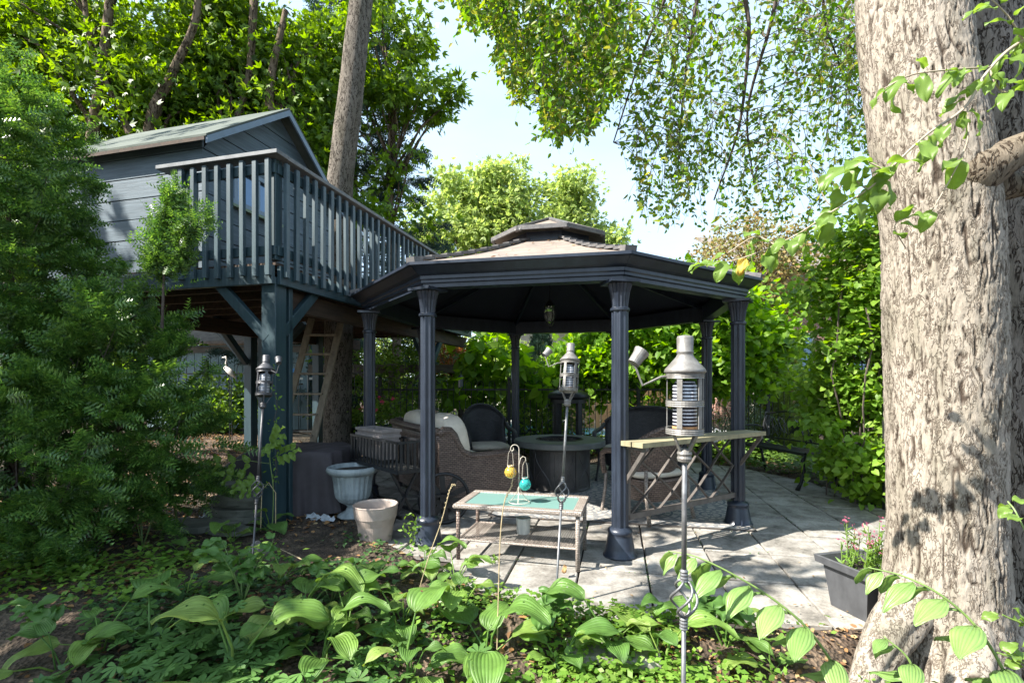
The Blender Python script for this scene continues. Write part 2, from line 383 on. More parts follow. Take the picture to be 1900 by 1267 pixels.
M['rail'] = plain('rail_cap_paint', (.16, .17, .18), .6, 0, (.08, .09, .1), (9, 9, 9), .002, worn=(.34, .28, .2))
M['plank'] = plain('cabin_board_paint', (.082, .118, .148), .66, 0, (.045, .070, .092), (2.5, 2.5, 42), .004, worn=(.3, .32, .33), hi=.62)
M['felt'] = plain('roof_felt', (.085, .10, .085), .9, 0, (.045, .06, .05), (3, 3, 3), .004, worn=(.16, .14, .085), hi=.62)
M['trim'] = plain('cabin_trim_paint', (.15, .21, .29), .5, 0, (.12, .17, .22), (6, 6, 6), .001)
M['under'] = plain('deck_joist_wood', (.075, .045, .028), .85, 0, (.03, .02, .014), (3, 20, 20), .004)
M['ladder'] = plain('ladder_wood', (.36, .30, .22), .8, 0, (.20, .16, .12), (20, 20, 4), .003)
M['oldwood'] = plain('grey_wood', (.17, .155, .13), .85, 0, (.08, .07, .06), (4, 14, 14), .003)
M['steel'] = plain('torch_pole_metal', (.19, .195, .20), .45, .45, (.10, .10, .105), (30, 30, 30), .001)
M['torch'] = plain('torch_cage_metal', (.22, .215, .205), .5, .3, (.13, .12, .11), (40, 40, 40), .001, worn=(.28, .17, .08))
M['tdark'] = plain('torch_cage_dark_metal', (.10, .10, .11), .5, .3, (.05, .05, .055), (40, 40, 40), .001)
M['iron'] = plain('black_iron', (.022, .024, .028), .42, .3, (.012, .013, .016), (20, 20, 20), .001)
M['fence'] = plain('fence_black_paint', (.018, .02, .02), .5, .2, (.01, .011, .011), (10, 10, 10), .0)
M['urn'] = plain('urn_grey_plastic', (.30, .34, .35), .55, 0, (.16, .19, .20), (9, 9, 3.5), .003, worn=(.62, .66, .66), hi=.56)
M['claypot'] = plain('taupe_plastic_pot', (.40, .33, .285), .6, 0, (.30, .245, .21), (7, 7, 7), .001, worn=(.5, .44, .38))
M['boxpot'] = plain('window_box_plastic', (.27, .235, .225), .65, 0, (.17, .15, .145), (9, 9, 9), .001)
M['blackpot'] = plain('square_pot_plastic', (.075, .078, .085), .5, 0, (.045, .047, .052), (12, 12, 6), .001, worn=(.13, .13, .13))
M['soil'] = plain('potting_soil', (.045, .035, .028), .95, 0, (.018, .014, .011), (40, 40, 40), .01)
M['cover'] = plain('cover_cloth', (.075, .062, .068), .75, 0, (.05, .042, .046), (5, 5, 5), .004)
M['cushion'] = plain('cream_cushion_fabric', (.66, .60, .50), .85, 0, (.55, .50, .42), (9, 9, 9), .003)
M['wick'] = wickm('brown_wicker', (.20, .145, .12), (.12, .085, .07), 26)
M['wickdk'] = wickm('dark_wicker', (.040, .040, .046), (.022, .022, .027), 30)
M['wicktb'] = wickm('grey_brown_wicker', (.40, .345, .30), (.27, .225, .195), 40)
M['frost'] = glassm('frosted_teal_glass', (.15, .27, .25), .3, .12)
M['amber'] = glassm('amber_glass', (.95, .72, .16), .12, .75)
M['teal'] = glassm('turquoise_glass', (.10, .75, .70), .12, .75)
M['cream'] = plain('cream_painted_wire', (.62, .57, .48), .5, .1, (.4, .36, .3), (30, 30, 30), 0)
M['candle'] = plain('weathered_candle_jar', (.62, .62, .58), .6, 0, (.34, .35, .34), (22, 22, 6), .002)
M['firetop'] = plain('fire_table_top_metal', (.125, .135, .13), .5, .1, (.08, .088, .086), (8, 8, 8), .001)
M['firebody'] = plain('fire_table_body_metal', (.085, .080, .078), .42, .3, (.05, .048, .048), (5, 5, 5), .002)
M['lava'] = plain('lava_rock', (.06, .045, .04), .95, 0, (.015, .012, .012), (60, 60, 60), .02)
M['stone'] = plain('flat_fieldstone', (.17, .17, .14), .9, 0, (.08, .085, .07), (5, 5, 14), .01, worn=(.26, .25, .2))
M['barwood'] = plain('bar_shelf_wood', (.34, .30, .18), .75, 0, (.17, .15, .09), (3.5, 14, 3.5), .003)
M['barmetal'] = plain('lattice_bronze_metal', (.13, .115, .105), .5, .3, (.08, .07, .065), (14, 14, 14), .001)
M['soilcan'] = plain('dull_tin', (.30, .27, .25), .6, .2, (.2, .18, .17), (20, 20, 20), .001)
M['cloth'] = plain('pale_plastic_scrap', (.5, .53, .56), .6, 0, (.3, .33, .36), (20, 20, 20), .004)
M['bluetarp'] = plain('blue_tarpaulin', (.04, .27, .62), .5, 0, (.03, .2, .5), (4, 4, 4), .002)
M['white'] = plain('white_render_wall', (.72, .70, .65), .8, 0, (.6, .58, .53), (2, 2, 2), .001)
M['orange'] = plain('cedar_boards', (.52, .27, .12), .8, 0, (.38, .19, .08), (12, 12, 2), .002)
M['shed'] = plain('shed_board_paint', (.20, .28, .30), .75, 0, (.12, .18, .20), (12, 12, 2), .002)
M['shingle'] = plain('shed_shingle', (.24, .21, .19), .9, 0, (.12, .10, .09), (10, 10, 10), .003)
M['pot2'] = plain('dark_glazed_pot', (.035, .05, .055), .3, 0, (.02, .03, .033), (6, 6, 6), .001)
M['bark'] = barkm('pale_trunk_bark', (.33, .29, .245), (.235, .205, .17), (.05, .037, .028), (60, 60, 20), .006, attr=True)
M['bark2'] = barkm('grey_trunk_bark', (.19, .165, .14), (.11, .094, .078), (.03, .024, .02), (44, 44, 13), .010)
M['bark3'] = barkm('brown_bark', (.20, .15, .11), (.12, .088, .062), (.03, .022, .017), (26, 26, 7), .012)
M['twig'] = plain('twig_bark', (.13, .10, .085), .9, 0, (.06, .045, .04), (20, 20, 20), .001)
M['twigpale'] = plain('pale_twig_bark', (.42, .36, .27), .85, 0, (.26, .21, .16), (20, 20, 20), .001)
M['greenstem'] = plain('green_stem', (.16, .24, .06), .5, 0, (.10, .16, .04), (10, 10, 10), 0)
M['drystalk'] = plain('dry_stalk', (.50, .40, .24), .85, 0, (.30, .23, .13), (30, 30, 30), .001)
M['l_maple'] = leafm('boxelder_leaf', [(.065, .13, .016), (.095, .18, .02), (.14, .24, .028), (.19, .29, .045)], .42, .5)
M['l_shade'] = leafm('shade_tree_leaf', [(.06, .12, .02), (.10, .17, .03)], .5, .35)
M['l_spruce'] = leafm('spruce_needles', [(.026, .052, .040), (.038, .075, .055), (.05, .085, .06)], .6, .15)
M['l_yew'] = leafm('yew_needles', [(.035, .095, .022), (.075, .165, .032), (.17, .29, .06)], .36, .34, False, .6)
M['l_canopy'] = leafm('hanging_canopy_leaf', [(.06, .15, .02), (.10, .20, .025), (.15, .26, .035), (.27, .26, .055)], .42, .5)
M['l_locust'] = leafm('locust_leaf', [(.22, .31, .085), (.27, .37, .11), (.34, .40, .14)], .6, .5)
M['l_redbud'] = leafm('heart_leaf', [(.10, .22, .026), (.16, .30, .036), (.23, .37, .055)], .48, .58)
M['l_vine'] = leafm('climber_leaf', [(.11, .21, .026), (.17, .30, .036), (.25, .38, .06)], .45, .52)
M['l_tan'] = leafm('rusty_seedhead_leaf', [(.30, .20, .09), (.22, .20, .07), (.14, .17, .05)], .7, .35)
M['l_red'] = leafm('russet_leaf', [(.42, .16, .08), (.30, .16, .06), (.16, .19, .05)], .6, .4)
M['l_arb'] = leafm('arborvitae_spray', [(.09, .14, .03), (.14, .20, .04), (.20, .24, .06)], .6, .3)
M['l_mix'] = leafm('garden_shrub_leaf', [(.07, .15, .024), (.12, .22, .035), (.20, .30, .06)], .5, .48)
M['l_hosta'] = leafm('hosta_leaf', [(.075, .155, .034), (.105, .20, .040), (.15, .255, .05), (.19, .27, .06)], .44, .3, True, .35, 5)
M['l_seal'] = leafm('arching_stem_leaf', [(.15, .26, .070), (.18, .30, .085), (.21, .33, .10)], .36, .3, False, .5, 4)
M['l_branch'] = leafm('branch_leaf', [(.10, .20, .028), (.15, .26, .045), (.24, .31, .09)], .4, .5, True, .4)
M['l_fresh'] = leafm('fresh_cover_leaf', [(.10, .21, .03), (.15, .27, .04), (.19, .31, .06)], .4, .4)
M['l_ivy'] = leafm('ivy_leaf', [(.035, .085, .03), (.05, .11, .035), (.08, .15, .04)], .35, .2)
M['l_ger'] = leafm('cranesbill_leaf', [(.07, .15, .04), (.10, .20, .05)], .5, .35)
M['l_litter'] = leafm('fallen_leaf', [(.10, .055, .028), (.20, .10, .04), (.30, .17, .07), (.36, .26, .13), (.14, .09, .06)], .7, .15)
M['l_yellow'] = leafm('yellowed_leaf', [(.50, .38, .05), (.42, .28, .05)], .6, .3)
M['pink'] = leafm('pink_petal', [(.75, .05, .14), (.80, .10, .22)], .5, .3)
M['mauve'] = leafm('dusty_pink_petal', [(.50, .14, .22), (.40, .10, .16)], .6, .3)
M['l_oval'] = leafm('oval_leaf', [(.05, .12, .035), (.08, .17, .04), (.11, .21, .045)], .42, .35)
# ================================================================ SETTING: ground, patio, pool
def ground():
    xs = np.concatenate([np.linspace(-90, -7, 24), np.linspace(-6.8, 6.8, 230), np.linspace(7, 90, 24)])
    ys = np.concatenate([np.linspace(-30, -.5, 8), np.linspace(-.3, 9.5, 190), np.linspace(9.8, 140, 28)])
    X, Y = np.meshgrid(xs, ys); Z = gz(X, Y); n, m = X.shape
    V = np.stack([X, Y, Z], -1).reshape(-1, 3); i = np.arange((n-1)*(m-1)); r, c = i//(m-1), i % (m-1); a = r*m+c
    mt, t, b = nmat('garden_soil'); v = coords(t, 'Object')
    n1 = N(t, 'ShaderNodeTexNoise', Scale=7.0, Detail=8, Roughness=.7); n2 = N(t, 'ShaderNodeTexNoise', Scale=1.1, Detail=4); vo = N(t, 'ShaderNodeTexVoronoi', Scale=45.0)
    for q in (n1, n2, vo): t.links.new(v, q.inputs['Vector'])
    c1 = ramp(t, n1.outputs['Fac'], [(.3, (.022, .015, .011)), (.5, (.075, .053, .038)), (.68, (.21, .155, .115))])
    c2 = ramp(t, n2.outputs['Fac'], [(.35, (.55, .6, .5)), (.65, (1.1, 1, .95))])
    mu = N(t, 'ShaderNodeMix', data_type='RGBA', blend_type='MULTIPLY'); mu.inputs['Factor'].default_value = 1; t.links.new(c1, mu.inputs['A']); t.links.new(c2, mu.inputs['B'])
    t.links.new(mu.outputs['Result'], b.inputs['Base Color']); b.inputs['Roughness'].default_value = .95
    ad = N(t, 'ShaderNodeMath', operation='ADD'); t.links.new(n1.outputs['Fac'], ad.inputs[0]); t.links.new(vo.outputs['Distance'], ad.inputs[1]); bump(t, b, ad.outputs[0], .03, .9)
    me = mesh_np('ground', V, np.stack([a, a+1, a+m+1, a+m], 1), None, mt, True)
    tag(link('ground', me), kind='structure')
ground()
# patio of slabs, each slab its own piece
mt, t, b = nmat('patio_slab_stone'); v = coords(t, 'Object')
oi = N(t, 'ShaderNodeObjectInfo'); ad = N(t, 'ShaderNodeVectorMath', operation='ADD'); t.links.new(v, ad.inputs[0])
cx = N(t, 'ShaderNodeCombineXYZ'); mm = N(t, 'ShaderNodeMath', operation='MULTIPLY'); mm.inputs[1].default_value = 37; t.links.new(oi.outputs['Random'], mm.inputs[0]); t.links.new(mm.outputs[0], cx.inputs[0]); t.links.new(cx.outputs[0], ad.inputs[1])
n1 = N(t, 'ShaderNodeTexNoise', Scale=4.0, Detail=8, Roughness=.72); n2 = N(t, 'ShaderNodeTexNoise', Scale=55.0, Detail=3, Roughness=.6)
t.links.new(ad.outputs[0], n1.inputs['Vector']); t.links.new(ad.outputs[0], n2.inputs['Vector'])
c1 = ramp(t, n1.outputs['Fac'], [(.32, (.07, .066, .058)), (.44, (.19, .176, .156)), (.58, (.315, .30, .275)), (.75, (.37, .35, .325))])
c2 = ramp(t, n2.outputs['Fac'], [(.35, (.72, .72, .72)), (.6, (1, 1, 1))])
mu = N(t, 'ShaderNodeMix', data_type='RGBA', blend_type='MULTIPLY'); mu.inputs['Factor'].default_value = .8; t.links.new(c1, mu.inputs['A']); t.links.new(c2, mu.inputs['B'])
hs = N(t, 'ShaderNodeMapRange'); hs.inputs['To Min'].default_value = .82; hs.inputs['To Max'].default_value = 1.12; t.links.new(oi.outputs['Random'], hs.inputs['Value'])
m2 = N(t, 'ShaderNodeMix', data_type='RGBA', blend_type='MULTIPLY'); m2.inputs['Factor'].default_value = 1; t.links.new(mu.outputs['Result'], m2.inputs['A']); t.links.new(hs.outputs[0], m2.inputs['B'])
t.links.new(m2.outputs['Result'], b.inputs['Base Color']); b.inputs['Roughness'].default_value = .85
ad2 = N(t, 'ShaderNodeMath', operation='MULTIPLY_ADD'); ad2.inputs[1].default_value = .35; t.links.new(n2.outputs['Fac'], ad2.inputs[0]); t.links.new(n1.outputs['Fac'], ad2.inputs[2]); bump(t, b, ad2.outputs[0], .006, .6)
M['slab'] = mt
patio = thing('patio', (0, 0, 0), '', ''); del patio['label']; del patio['category']; patio['kind'] = 'structure'
bed = MB().add([(x, y, -.045) for x, y in PATIO], [list(range(len(PATIO)))]).build('joint_sand', M['soil'], patio)
PU, PV = Vector((.979, -.205, 0)), Vector((.205, .979, 0)); SU, SV = .47, .57
smesh = [MB().box((0, 0, -.02), (SU-.012, SV-.012, .04), None, .006) for _ in range(3)]
smesh = [mkmesh('paving_slab', q.V, q.F, M['slab']) for q in smesh]
nslab = 0
for i in range(-8, 14):
    for j in range(0, 18):
        u = -.717+(i+.5)*SU; vv = 3.53-2*SV+(j+.5)*SV; c = PU*u+PV*vv
        if float(in_patio(np.array([c.x]), np.array([c.y]))[0]) < -.12 or c.y > 8.6: continue
        if c.y > 8.2 and c.x < 2: continue
        o = link('paving_slab', smesh[nslab % 3], patio, (c.x, c.y, random.uniform(-.005, .004)), (random.uniform(-.007, .007), random.uniform(-.007, .007), -.2064+random.uniform(-.009, .009)))
        nslab += 1
# turquoise pool beyond the fence, with pale coping
def wat():
    m, t, b = nmat('pool_water'); b.inputs['Base Color'].default_value = (.05, .42, .52, 1); b.inputs['Roughness'].default_value = .08
    n = N(t, 'ShaderNodeTexNoise', Scale=3.0, Detail=3); t.links.new(coords(t), n.inputs['Vector']); bump(t, b, n.outputs['Fac'], .05, .5); return m
pm = MB(); pm.box((-.6, 13.6, .05), (12.5, 6.4, .06)); tag(pm.build('pool_deck', M['white']), kind='structure')
pm = MB(); pm.box((-1.4, 13.4, .085), (7.6, 3.0, .02)); tag(pm.build('pool_water', wat()), kind='structure')

# ================================================================ FENCES
def picket_fence(x0, y0, x1, y1, z0, H, sp, label, hoop=True, seg=2.3):
    L = math.hypot(x1-x0, y1-y0); rz = math.atan2(y1-y0, x1-x0)
    f = thing('iron_fence', (x0, y0, z0), label, 'fence', rz)
    n = int(L/sp)
    m = MB()
    for i in range(n):
        x = (i+.5)*sp
        if hoop and i % 2 == 0:
            m.tube([(x, 0, .06), (x, 0, H-sp/2), (x+sp*.15, 0, H-.12*sp), (x+sp/2, 0, H), (x+sp*.85, 0, H-.12*sp), (x+sp, 0, H-sp/2), (x+sp, 0, .06)], .0075, 4)
        elif not hoop: m.box((x, 0, (H+.02)/2), (.014, .014, H+.02))
    m.build('picket_row', M['fence'], f, kind='stuff')
    for z in (.18, H-sp/2-.1):
        MB().box((L/2, 0, z), (L, .03, .03)).build('rail', M['fence'], f)
    k = 0
    while k*seg < L+.1:
        p = MB().box((k*seg, 0, (H+.03)/2), (.06, .06, H+.03)); p.lathe([(.04, H+.03), (.04, H+.05), (.0, H+.09)], 8, (k*seg, 0, 0)); p.build('post', M['fence'], f); k += 1
    return f
picket_fence(-2.35, 8.75, 4.9, 8.75, 0, 1.36, .105, 'black iron picket fence with hooped tops running behind the gazebo')
picket_fence(-7.6, 9.9, -2.5, 8.85, .25, 1.45, .19, 'black hoop-topped iron fence in front of the blue-grey shed', True, 1.7)
g = thing('garden_gate', (7.15, 12.2, 0), 'grey gate of upright pickets beyond the curved iron bench', 'gate', .1)
for i in range(22): MB().box((i*.075, 0, .72), (.032, .02, 1.44)).build('paling', M['oldwood'] if i else M['oldwood'], g)
for z in (.25, 1.25): MB().box((.8, .03, z), (1.75, .035, .07)).build('rail', M['oldwood'], g)
for x in (-.06, 1.68): MB().box((x, 0, .78), (.08, .08, 1.56)).build('post', M['fence'], g)

# ================================================================ GAZEBO
GC = Vector((.439, 5.753, 0)); GR, T0 = 2.031, -2.95
def gp(i, r, z=0): a = T0+i*PI/4; return Vector((r*math.cos(a), r*math.sin(a), z))
gz_ = thing('gazebo', GC, 'octagonal black metal gazebo with brown-grey two-tier roof over the seating', 'gazebo')
cm = MB()
prof = [(.128, 0), (.128, .012), (.118, .02), (.108, .07), (.094, .15), (.088, .168), (.094, .175), (.096, .19), (.088, .205), (.072, .215), (.064, .222)]
cm.lathe(prof, 40)
colb = mkmesh('column_base', cm.V, cm.F, M['gaz'], True)
cm = MB().lathe([(.064, .22), (.064, 1.86)], 96, flute=.16, fn=8); cols = mkmesh('shaft', cm.V, cm.F, M['gaz'])
cm = MB().lathe([(.066, 1.86), (.074, 1.868), (.074, 1.885), (.064, 1.892)], 32); cm.lathe([(.060, 1.89), (.064, 1.93), (.074, 2.0), (.090, 2.055), (.094, 2.07)], 60, flute=.13, fn=15)
cm.box((0, 0, 2.083), (.23, .23, .022)); cap_ = mkmesh('capital', cm.V, cm.F, M['gaz'])
for i in range(8):
    p = gp(i, GR); c = link('column', cols, gz_, p, (0, 0, T0+i*PI/4))
    for nm_, me_ in (('base', colb), ('capital', cap_)): link(nm_, me_, c)
# cornice: beam + stepped mouldings per side
cpf = [(-.06, 2.095), (.055, 2.095), (.055, 2.125), (.075, 2.13), (.075, 2.15), (.085, 2.16), (.085, 2.185), (.115, 2.20), (.135, 2.215), (.175, 2.245), (.185, 2.25), (.20, 2.252), (.20, 2.275), (-.06, 2.275)]
for i in range(8):
    A = [gp(i, GR+dr*1.06, z) for dr, z in cpf]; B = [gp(i+1, GR+dr*1.06, z) for dr, z in cpf]
    d = (B[0]-A[0]).normalized()*.0015
    MB().prism([a+d for a in A], [b_-d for b_ in B]).build('cornice', M['gaz'], gz_)
RO, RI, ZO, ZI = 2.19, .50, 2.285, 2.865
for i in range(8):
    rows = []
    for k in range(7):
        f = k/6; r = RO+(RI-RO)*f; z = ZO+(ZI-ZO)*f-.03*math.sin(PI*f)
        rows.append([gp(i, r, z).lerp(gp(i+1, r, z), j/8)+Vector((0, 0, -.012*math.sin(PI*j/8)*math.sin(PI*f))) for j in range(9)])
    m = MB().grid(rows); m.build('roof_panel', M['gazroof'], gz_, smooth=True)
    rows2 = [[p-Vector((0, 0, .012)) for p in reversed(r)] for r in rows]
    MB().grid(rows2).build('ceiling_panel', M['ceil'], gz_, smooth=True)
    m = MB(); nb = 9
    for k in range(nb):
        f0, f1 = k/nb, (k+1)/nb
        a_ = gp(i, RO+.02+(RI-RO)*f0, ZO+(ZI-ZO)*f0-.03*math.sin(PI*f0)+.018); b_ = gp(i, RO+.02+(RI-RO)*(f1+.02), ZO+(ZI-ZO)*f1-.03*math.sin(PI*f1)+.018)
        a_.z += .008; m.bar(a_, b_, .075, .022)
    m.bar(gp(i, RO+.04, ZO+.005), gp(i, RO-.06, ZO+.03), .09, .05)
    m.build('hip_trim', M['gazcap'], gz_)
    MB().bar(gp(i, GR-.03, 2.24), gp(i, .12, 2.84), .035, .05).build('rafter', M['gaz'], gz_)
    MB().prism([gp(i, .47, 2.80), gp(i, .50, 2.80), gp(i, .50, 2.955), gp(i, .47, 2.955)], [gp(i+1, .47, 2.80), gp(i+1, .50, 2.80), gp(i+1, .50, 2.955), gp(i+1, .47, 2.955)]).build('cupola_side', M['gaz'], gz_)
    ap = Vector((0, 0, 3.235)); a_, b_ = gp(i, .68, 2.955), gp(i+1, .68, 2.955)
    MB().add([a_, b_, a_.lerp(ap, .93), b_.lerp(ap, .93), a_-Vector((0, 0, .012)), b_-Vector((0, 0, .012)), a_.lerp(ap, .93)-Vector((0, 0, .012)), b_.lerp(ap, .93)-Vector((0, 0, .012))],
             [(0, 1, 3, 2), (5, 4, 6, 7), (4, 5, 1, 0)]).build('cupola_panel', M['gazroof'], gz_)
    m = MB(); m.bar(a_+Vector((0, 0, .012)), a_.lerp(ap, .95)+Vector((0, 0, .012)), .06, .022); m.bar(a_+Vector((0, 0, .0)), a_*.95+Vector((0, 0, .14)), .075, .05)
    m.bar(a_-Vector((0, 0, .0)), b_-Vector((0, 0, .0)), .025, .045); m.build('cupola_trim', M['gazcap'], gz_)
MB().lathe([(.07, 3.20), (.06, 3.235), (.03, 3.25), (0, 3.262)], 16).build('cupola_cap', M['gazcap'], gz_)
# bar shelf with lattice between two front columns (corners 2 and 3)
c2, c3 = gp(2, GR), gp(3, GR); e = (c3-c2).normalized(); nrm = Vector((e.y, -e.x, 0))
def bp(s, o, z): q = c2+e*s+nrm*o; q.z = z; return q
LB = (c3-c2).length
for k, (o0, o1) in enumerate(((.045, .145), (.150, .252))):
    MB().prism([bp(-.04+.01*k, o0, .846), bp(-.04+.01*k, o1, .846), bp(-.04+.01*k, o1, .882), bp(-.04+.01*k, o0, .882)], [bp(LB+.03, o0, .846), bp(LB+.03, o1, .846), bp(LB+.03, o1, .882), bp(LB+.03, o0, .882)]).build('shelf_board', M['barwood'], gz_)
for s_ in (.02, LB-.03):
    MB().bar(bp(s_, .24, .838), bp(s_, .03, .55), .028, .028, up=e).build('shelf_bracket', M['barmetal'], gz_)
    MB().bar(bp(s_, .03, .832), bp(s_, .25, .832), .03, .025).build('shelf_bracket', M['barmetal'], gz_)
MB().bar(bp(.06, 0, .28), bp(LB-.06, 0, .28), .03, .045).build('lattice_rail', M['barmetal'], gz_)
MB().bar(bp(.06, 0, .83), bp(LB-.06, 0, .83), .03, .025).build('lattice_rail', M['barmetal'], gz_)
MB().bar(bp(.085, 0, .26), bp(.085, 0, .83), .03, .03, up=e).build('lattice_rail', M['barmetal'], gz_)
nl = 4; s_lo, s_hi = .10, LB-.075; st = (s_hi-s_lo)/nl; zl, zh = .30, .82
for sg in (1, -1):
    for k in range(-2, nl*2+1):
        c0 = s_lo+k*st/1.0; P = []
        for q in range(13):
            f = q/12; s0 = c0+(f if sg > 0 else 1-f)*st*1.9+.016*math.sin(2*PI*f)
            if s_lo-.001 <= s0 <= s_hi+.001: P.append((s0, zl+(zh-zl)*f))
        if len(P) > 2:
            m = MB()
            for (a_, b_) in zip(P[:-1], P[1:]): m.bar(bp(a_[0], .006*sg, a_[1]), bp(b_[0], .006*sg, b_[1]), .008, .024, up=nrm)
            m.build('lattice_strip', M['barmetal'], gz_)
# hanging lamp
lp = thing('hanging_lantern', GC+Vector((0, 0, 2.02)), 'small glass lantern hanging from the dark gazebo ceiling', 'lantern')
MB().tube([(0, 0, .25), (0, 0, .80)], .004, 6).build('chain', M['iron'], lp)
m = MB().lathe([(.01, .27), (.03, .25), (.055, .21), (.06, .195)], 12); m.lathe([(.045, .0), (.03, -.03), (.008, -.05), (.012, -.065), (0, -.075)], 12)
for k in range(6):
    a = k*PI/3; m.tube([(.055*math.cos(a), .055*math.sin(a), .2), (.07*math.cos(a), .07*math.sin(a), .12), (.045*math.cos(a), .045*math.sin(a), 0)], .004, 5)
m.build('frame', M['iron'], lp); MB().lathe([(.03, .01), (.055, .06), (.06, .12), (.045, .19)], 14).build('globe', glassm('clear_globe', (.8, .85, .8), .05, .85), lp, smooth=True)
# rug
def rugm():
    m, t, b = nmat('patterned_rug'); v = coords(t, 'Object'); sx = N(t, 'ShaderNodeSeparateXYZ'); t.links.new(v, sx.inputs[0])
    def mth(op, a, b_=None):
        q = N(t, 'ShaderNodeMath', operation=op)
        for i, s_ in enumerate((a, b_)):
            if s_ is None: continue
            if hasattr(s_, 'links'): t.links.new(s_, q.inputs[i])
            else: q.inputs[i].default_value = s_
        return q.outputs[0]
    S_ = .62
    fx = mth('SUBTRACT', mth('FRACT', mth('DIVIDE', sx.outputs['X'], S_)), .5); fy = mth('SUBTRACT', mth('FRACT', mth('DIVIDE', sx.outputs['Y'], S_)), .5)
    r = mth('SQRT', mth('ADD', mth('MULTIPLY', fx, fx), mth('MULTIPLY', fy, fy))); an = mth('ARCTAN2', fy, fx)
    rings = mth('SINE', mth('MULTIPLY', r, 50.0)); pet = mth('SINE', mth('ADD', mth('MULTIPLY', an, 14.0), mth('MULTIPLY', mth('FLOOR', mth('MULTIPLY', r, 8.0)), 1.57)))
    k = mth('GREATER_THAN', rings, .55); k2 = mth('MULTIPLY', mth('GREATER_THAN', pet, .2), mth('LESS_THAN', rings, .1)); tot = mth('MAXIMUM', k, mth('MULTIPLY', k2, .6))
    n = N(t, 'ShaderNodeTexNoise', Scale=60.0, Detail=3); t.links.new(v, n.inputs['Vector'])
    ad_ = mth('ADD', tot, mth('MULTIPLY', mth('SUBTRACT', n.outputs['Fac'], .5), .7))
    t.links.new(ramp(t, ad_, [(.1, (.33, .30, .27)), (.7, (.10, .115, .13))]), b.inputs['Base Color']); b.inputs['Roughness'].default_value = .95; bump(t, b, n.outputs['Fac'], .003, .6); return m
rg = thing('outdoor_rug', PU*0.0+PV*6.12, 'beige outdoor rug with dark ringed medallions under the fire table', 'rug', -.2064)
mr_ = MB(); rr = []
for i in range(3): pass
mr_.box((0, 0, .0075), (2.42, 2.8, .007)); mr_.build('rug_field', rugm(), rg)
mr_ = MB(); mr_.box((0, -1.412, .0075), (2.46, .022, .009)); mr_.box((0, 1.412, .0075), (2.46, .022, .009)); mr_.box((-1.222, 0, .0075), (.022, 2.80, .009)); mr_.box((1.222, 0, .0075), (.022, 2.80, .009)); mr_.build('rug_border', M['barmetal'], rg)

# ================================================================ TREEHOUSE DECK
P0 = Vector((-2.12, 4.40, 0)); RZ = math.atan2(.968, .25)
dk = thing('treehouse_deck', P0, 'raised dark green-blue wooden deck on posts with slatted railing', 'deck', RZ)
DX, DY = 5.2, 3.5     # along the right-hand rail, along the front
def dpart(nm, c, d, mat, **k): return MB().box(c, d, None, k.get('bev', .004)).build(nm, mat, dk)
def brd(nm, a, b_, w_, h_, mat, up=(0, 0, 1)): return MB().bar(a, b_, w_, h_, up, .003).build(nm, mat, dk)
dpart('corner_post', (.075, .075, 1.10), (.145, .15, 2.34), M['post'])
dpart('post', (.0775+.145, .070, 1.10), (.05, .12, 2.2), M['post'])
for (x, y, h0) in ((2.5, 2.55, .2), (2.5, 2.30, .2), (3.55, .1, 0), (3.9, 2.4, .1), (.08, 3.3, .1)):
    dpart('post', (x, y, 1.1+h0/2), (.13, .13, 2.2-h0), M['post'])
dpart('rim_board', (-.02, DY/2, 2.285), (.04, DY, .17), M['bal']); dpart('rim_board', (DX/2+.02, -.02, 2.285), (DX, .04, .17), M['post'])
for y in (.12, 2.42): dpart('beam', (DX/2+.05, y, 2.1), (DX, .08, .19), M['under'])
for k in range(12):
    x = .22+k*.42
    if abs(x-2.87) < .28: continue
    dpart('joist', (x, DY/2, 2.275), (.045, DY-.05, .15), M['under'])
for k in range(25):
    y = .06+k*.14
    if y > DY: break
    for (xa, xb) in (((.0, DX),) if abs(y-1.3) > .33 else ((0, 2.56), (3.16, DX))):
        dpart('deck_board', ((xa+xb)/2, y, 2.385), (xb-xa, .134, .03), M['under'])
# knee braces
brd('brace', (.03, .10, 1.72), (.03, .64, 2.24), .09, .06, M['post'], up=(1, 0, 0)); brd('brace', (.14, .04, 1.78), (.62, .04, 2.24), .06, .09, M['post'])
brd('brace', (2.5, 2.62, 1.62), (2.5, 3.25, 2.24), .07, .09, M['post'], up=(1, 0, 0)); brd('brace', (2.42, 2.55, 1.62), (1.8, 2.5, 2.22), .07, .09, M['post']); brd('brace', (2.5, 2.25, 1.62), (2.5, 1.6, 2.2), .07, .09, M['post'], up=(1, 0, 0))
brd('brace', (3.5, .1, 1.55), (2.9, .12, 2.2), .06, .09, M['post']); brd('brace', (3.6, .1, 1.55), (4.2, .12, 2.2), .06, .09, M['post'])
# railings
bm_ = MB().box((0, 0, 0), (.036, .046, 1.03), None, .003); balm = mkmesh('baluster', bm_.V, bm_.F, M['bal'])
for k in range(8): link('baluster', balm, dk, (-.062, .02+k*.137, 2.785+random.uniform(-.008, .008)), (0, random.uniform(-.008, .008), PI/2+random.uniform(-.04, .04)) if False else (random.uniform(-.006, .006), 0, random.uniform(-.05, .05)))
for k in range(38): link('baluster', balm, dk, (.07+k*.133, -.065, 2.785+random.uniform(-.01, .01)), (0, random.uniform(-.007, .007), PI/2+random.uniform(-.05, .05)))
for y in (.03, .97): dpart('rail_post', (.03, y, 2.87), (.09, .09, .90), M['post'])
for x in (1.75, 3.45, 5.1): dpart('rail_post', (x, .03, 2.87), (.09, .09, .90), M['post'])
for z in (2.50, 3.23):
    brd('rail', (-.018, -.02, z), (-.018, 1.08, z), .036, .085, M['post']); brd('rail', (0, -.018, z), (DX, -.018, z), .036, .085, M['post'])
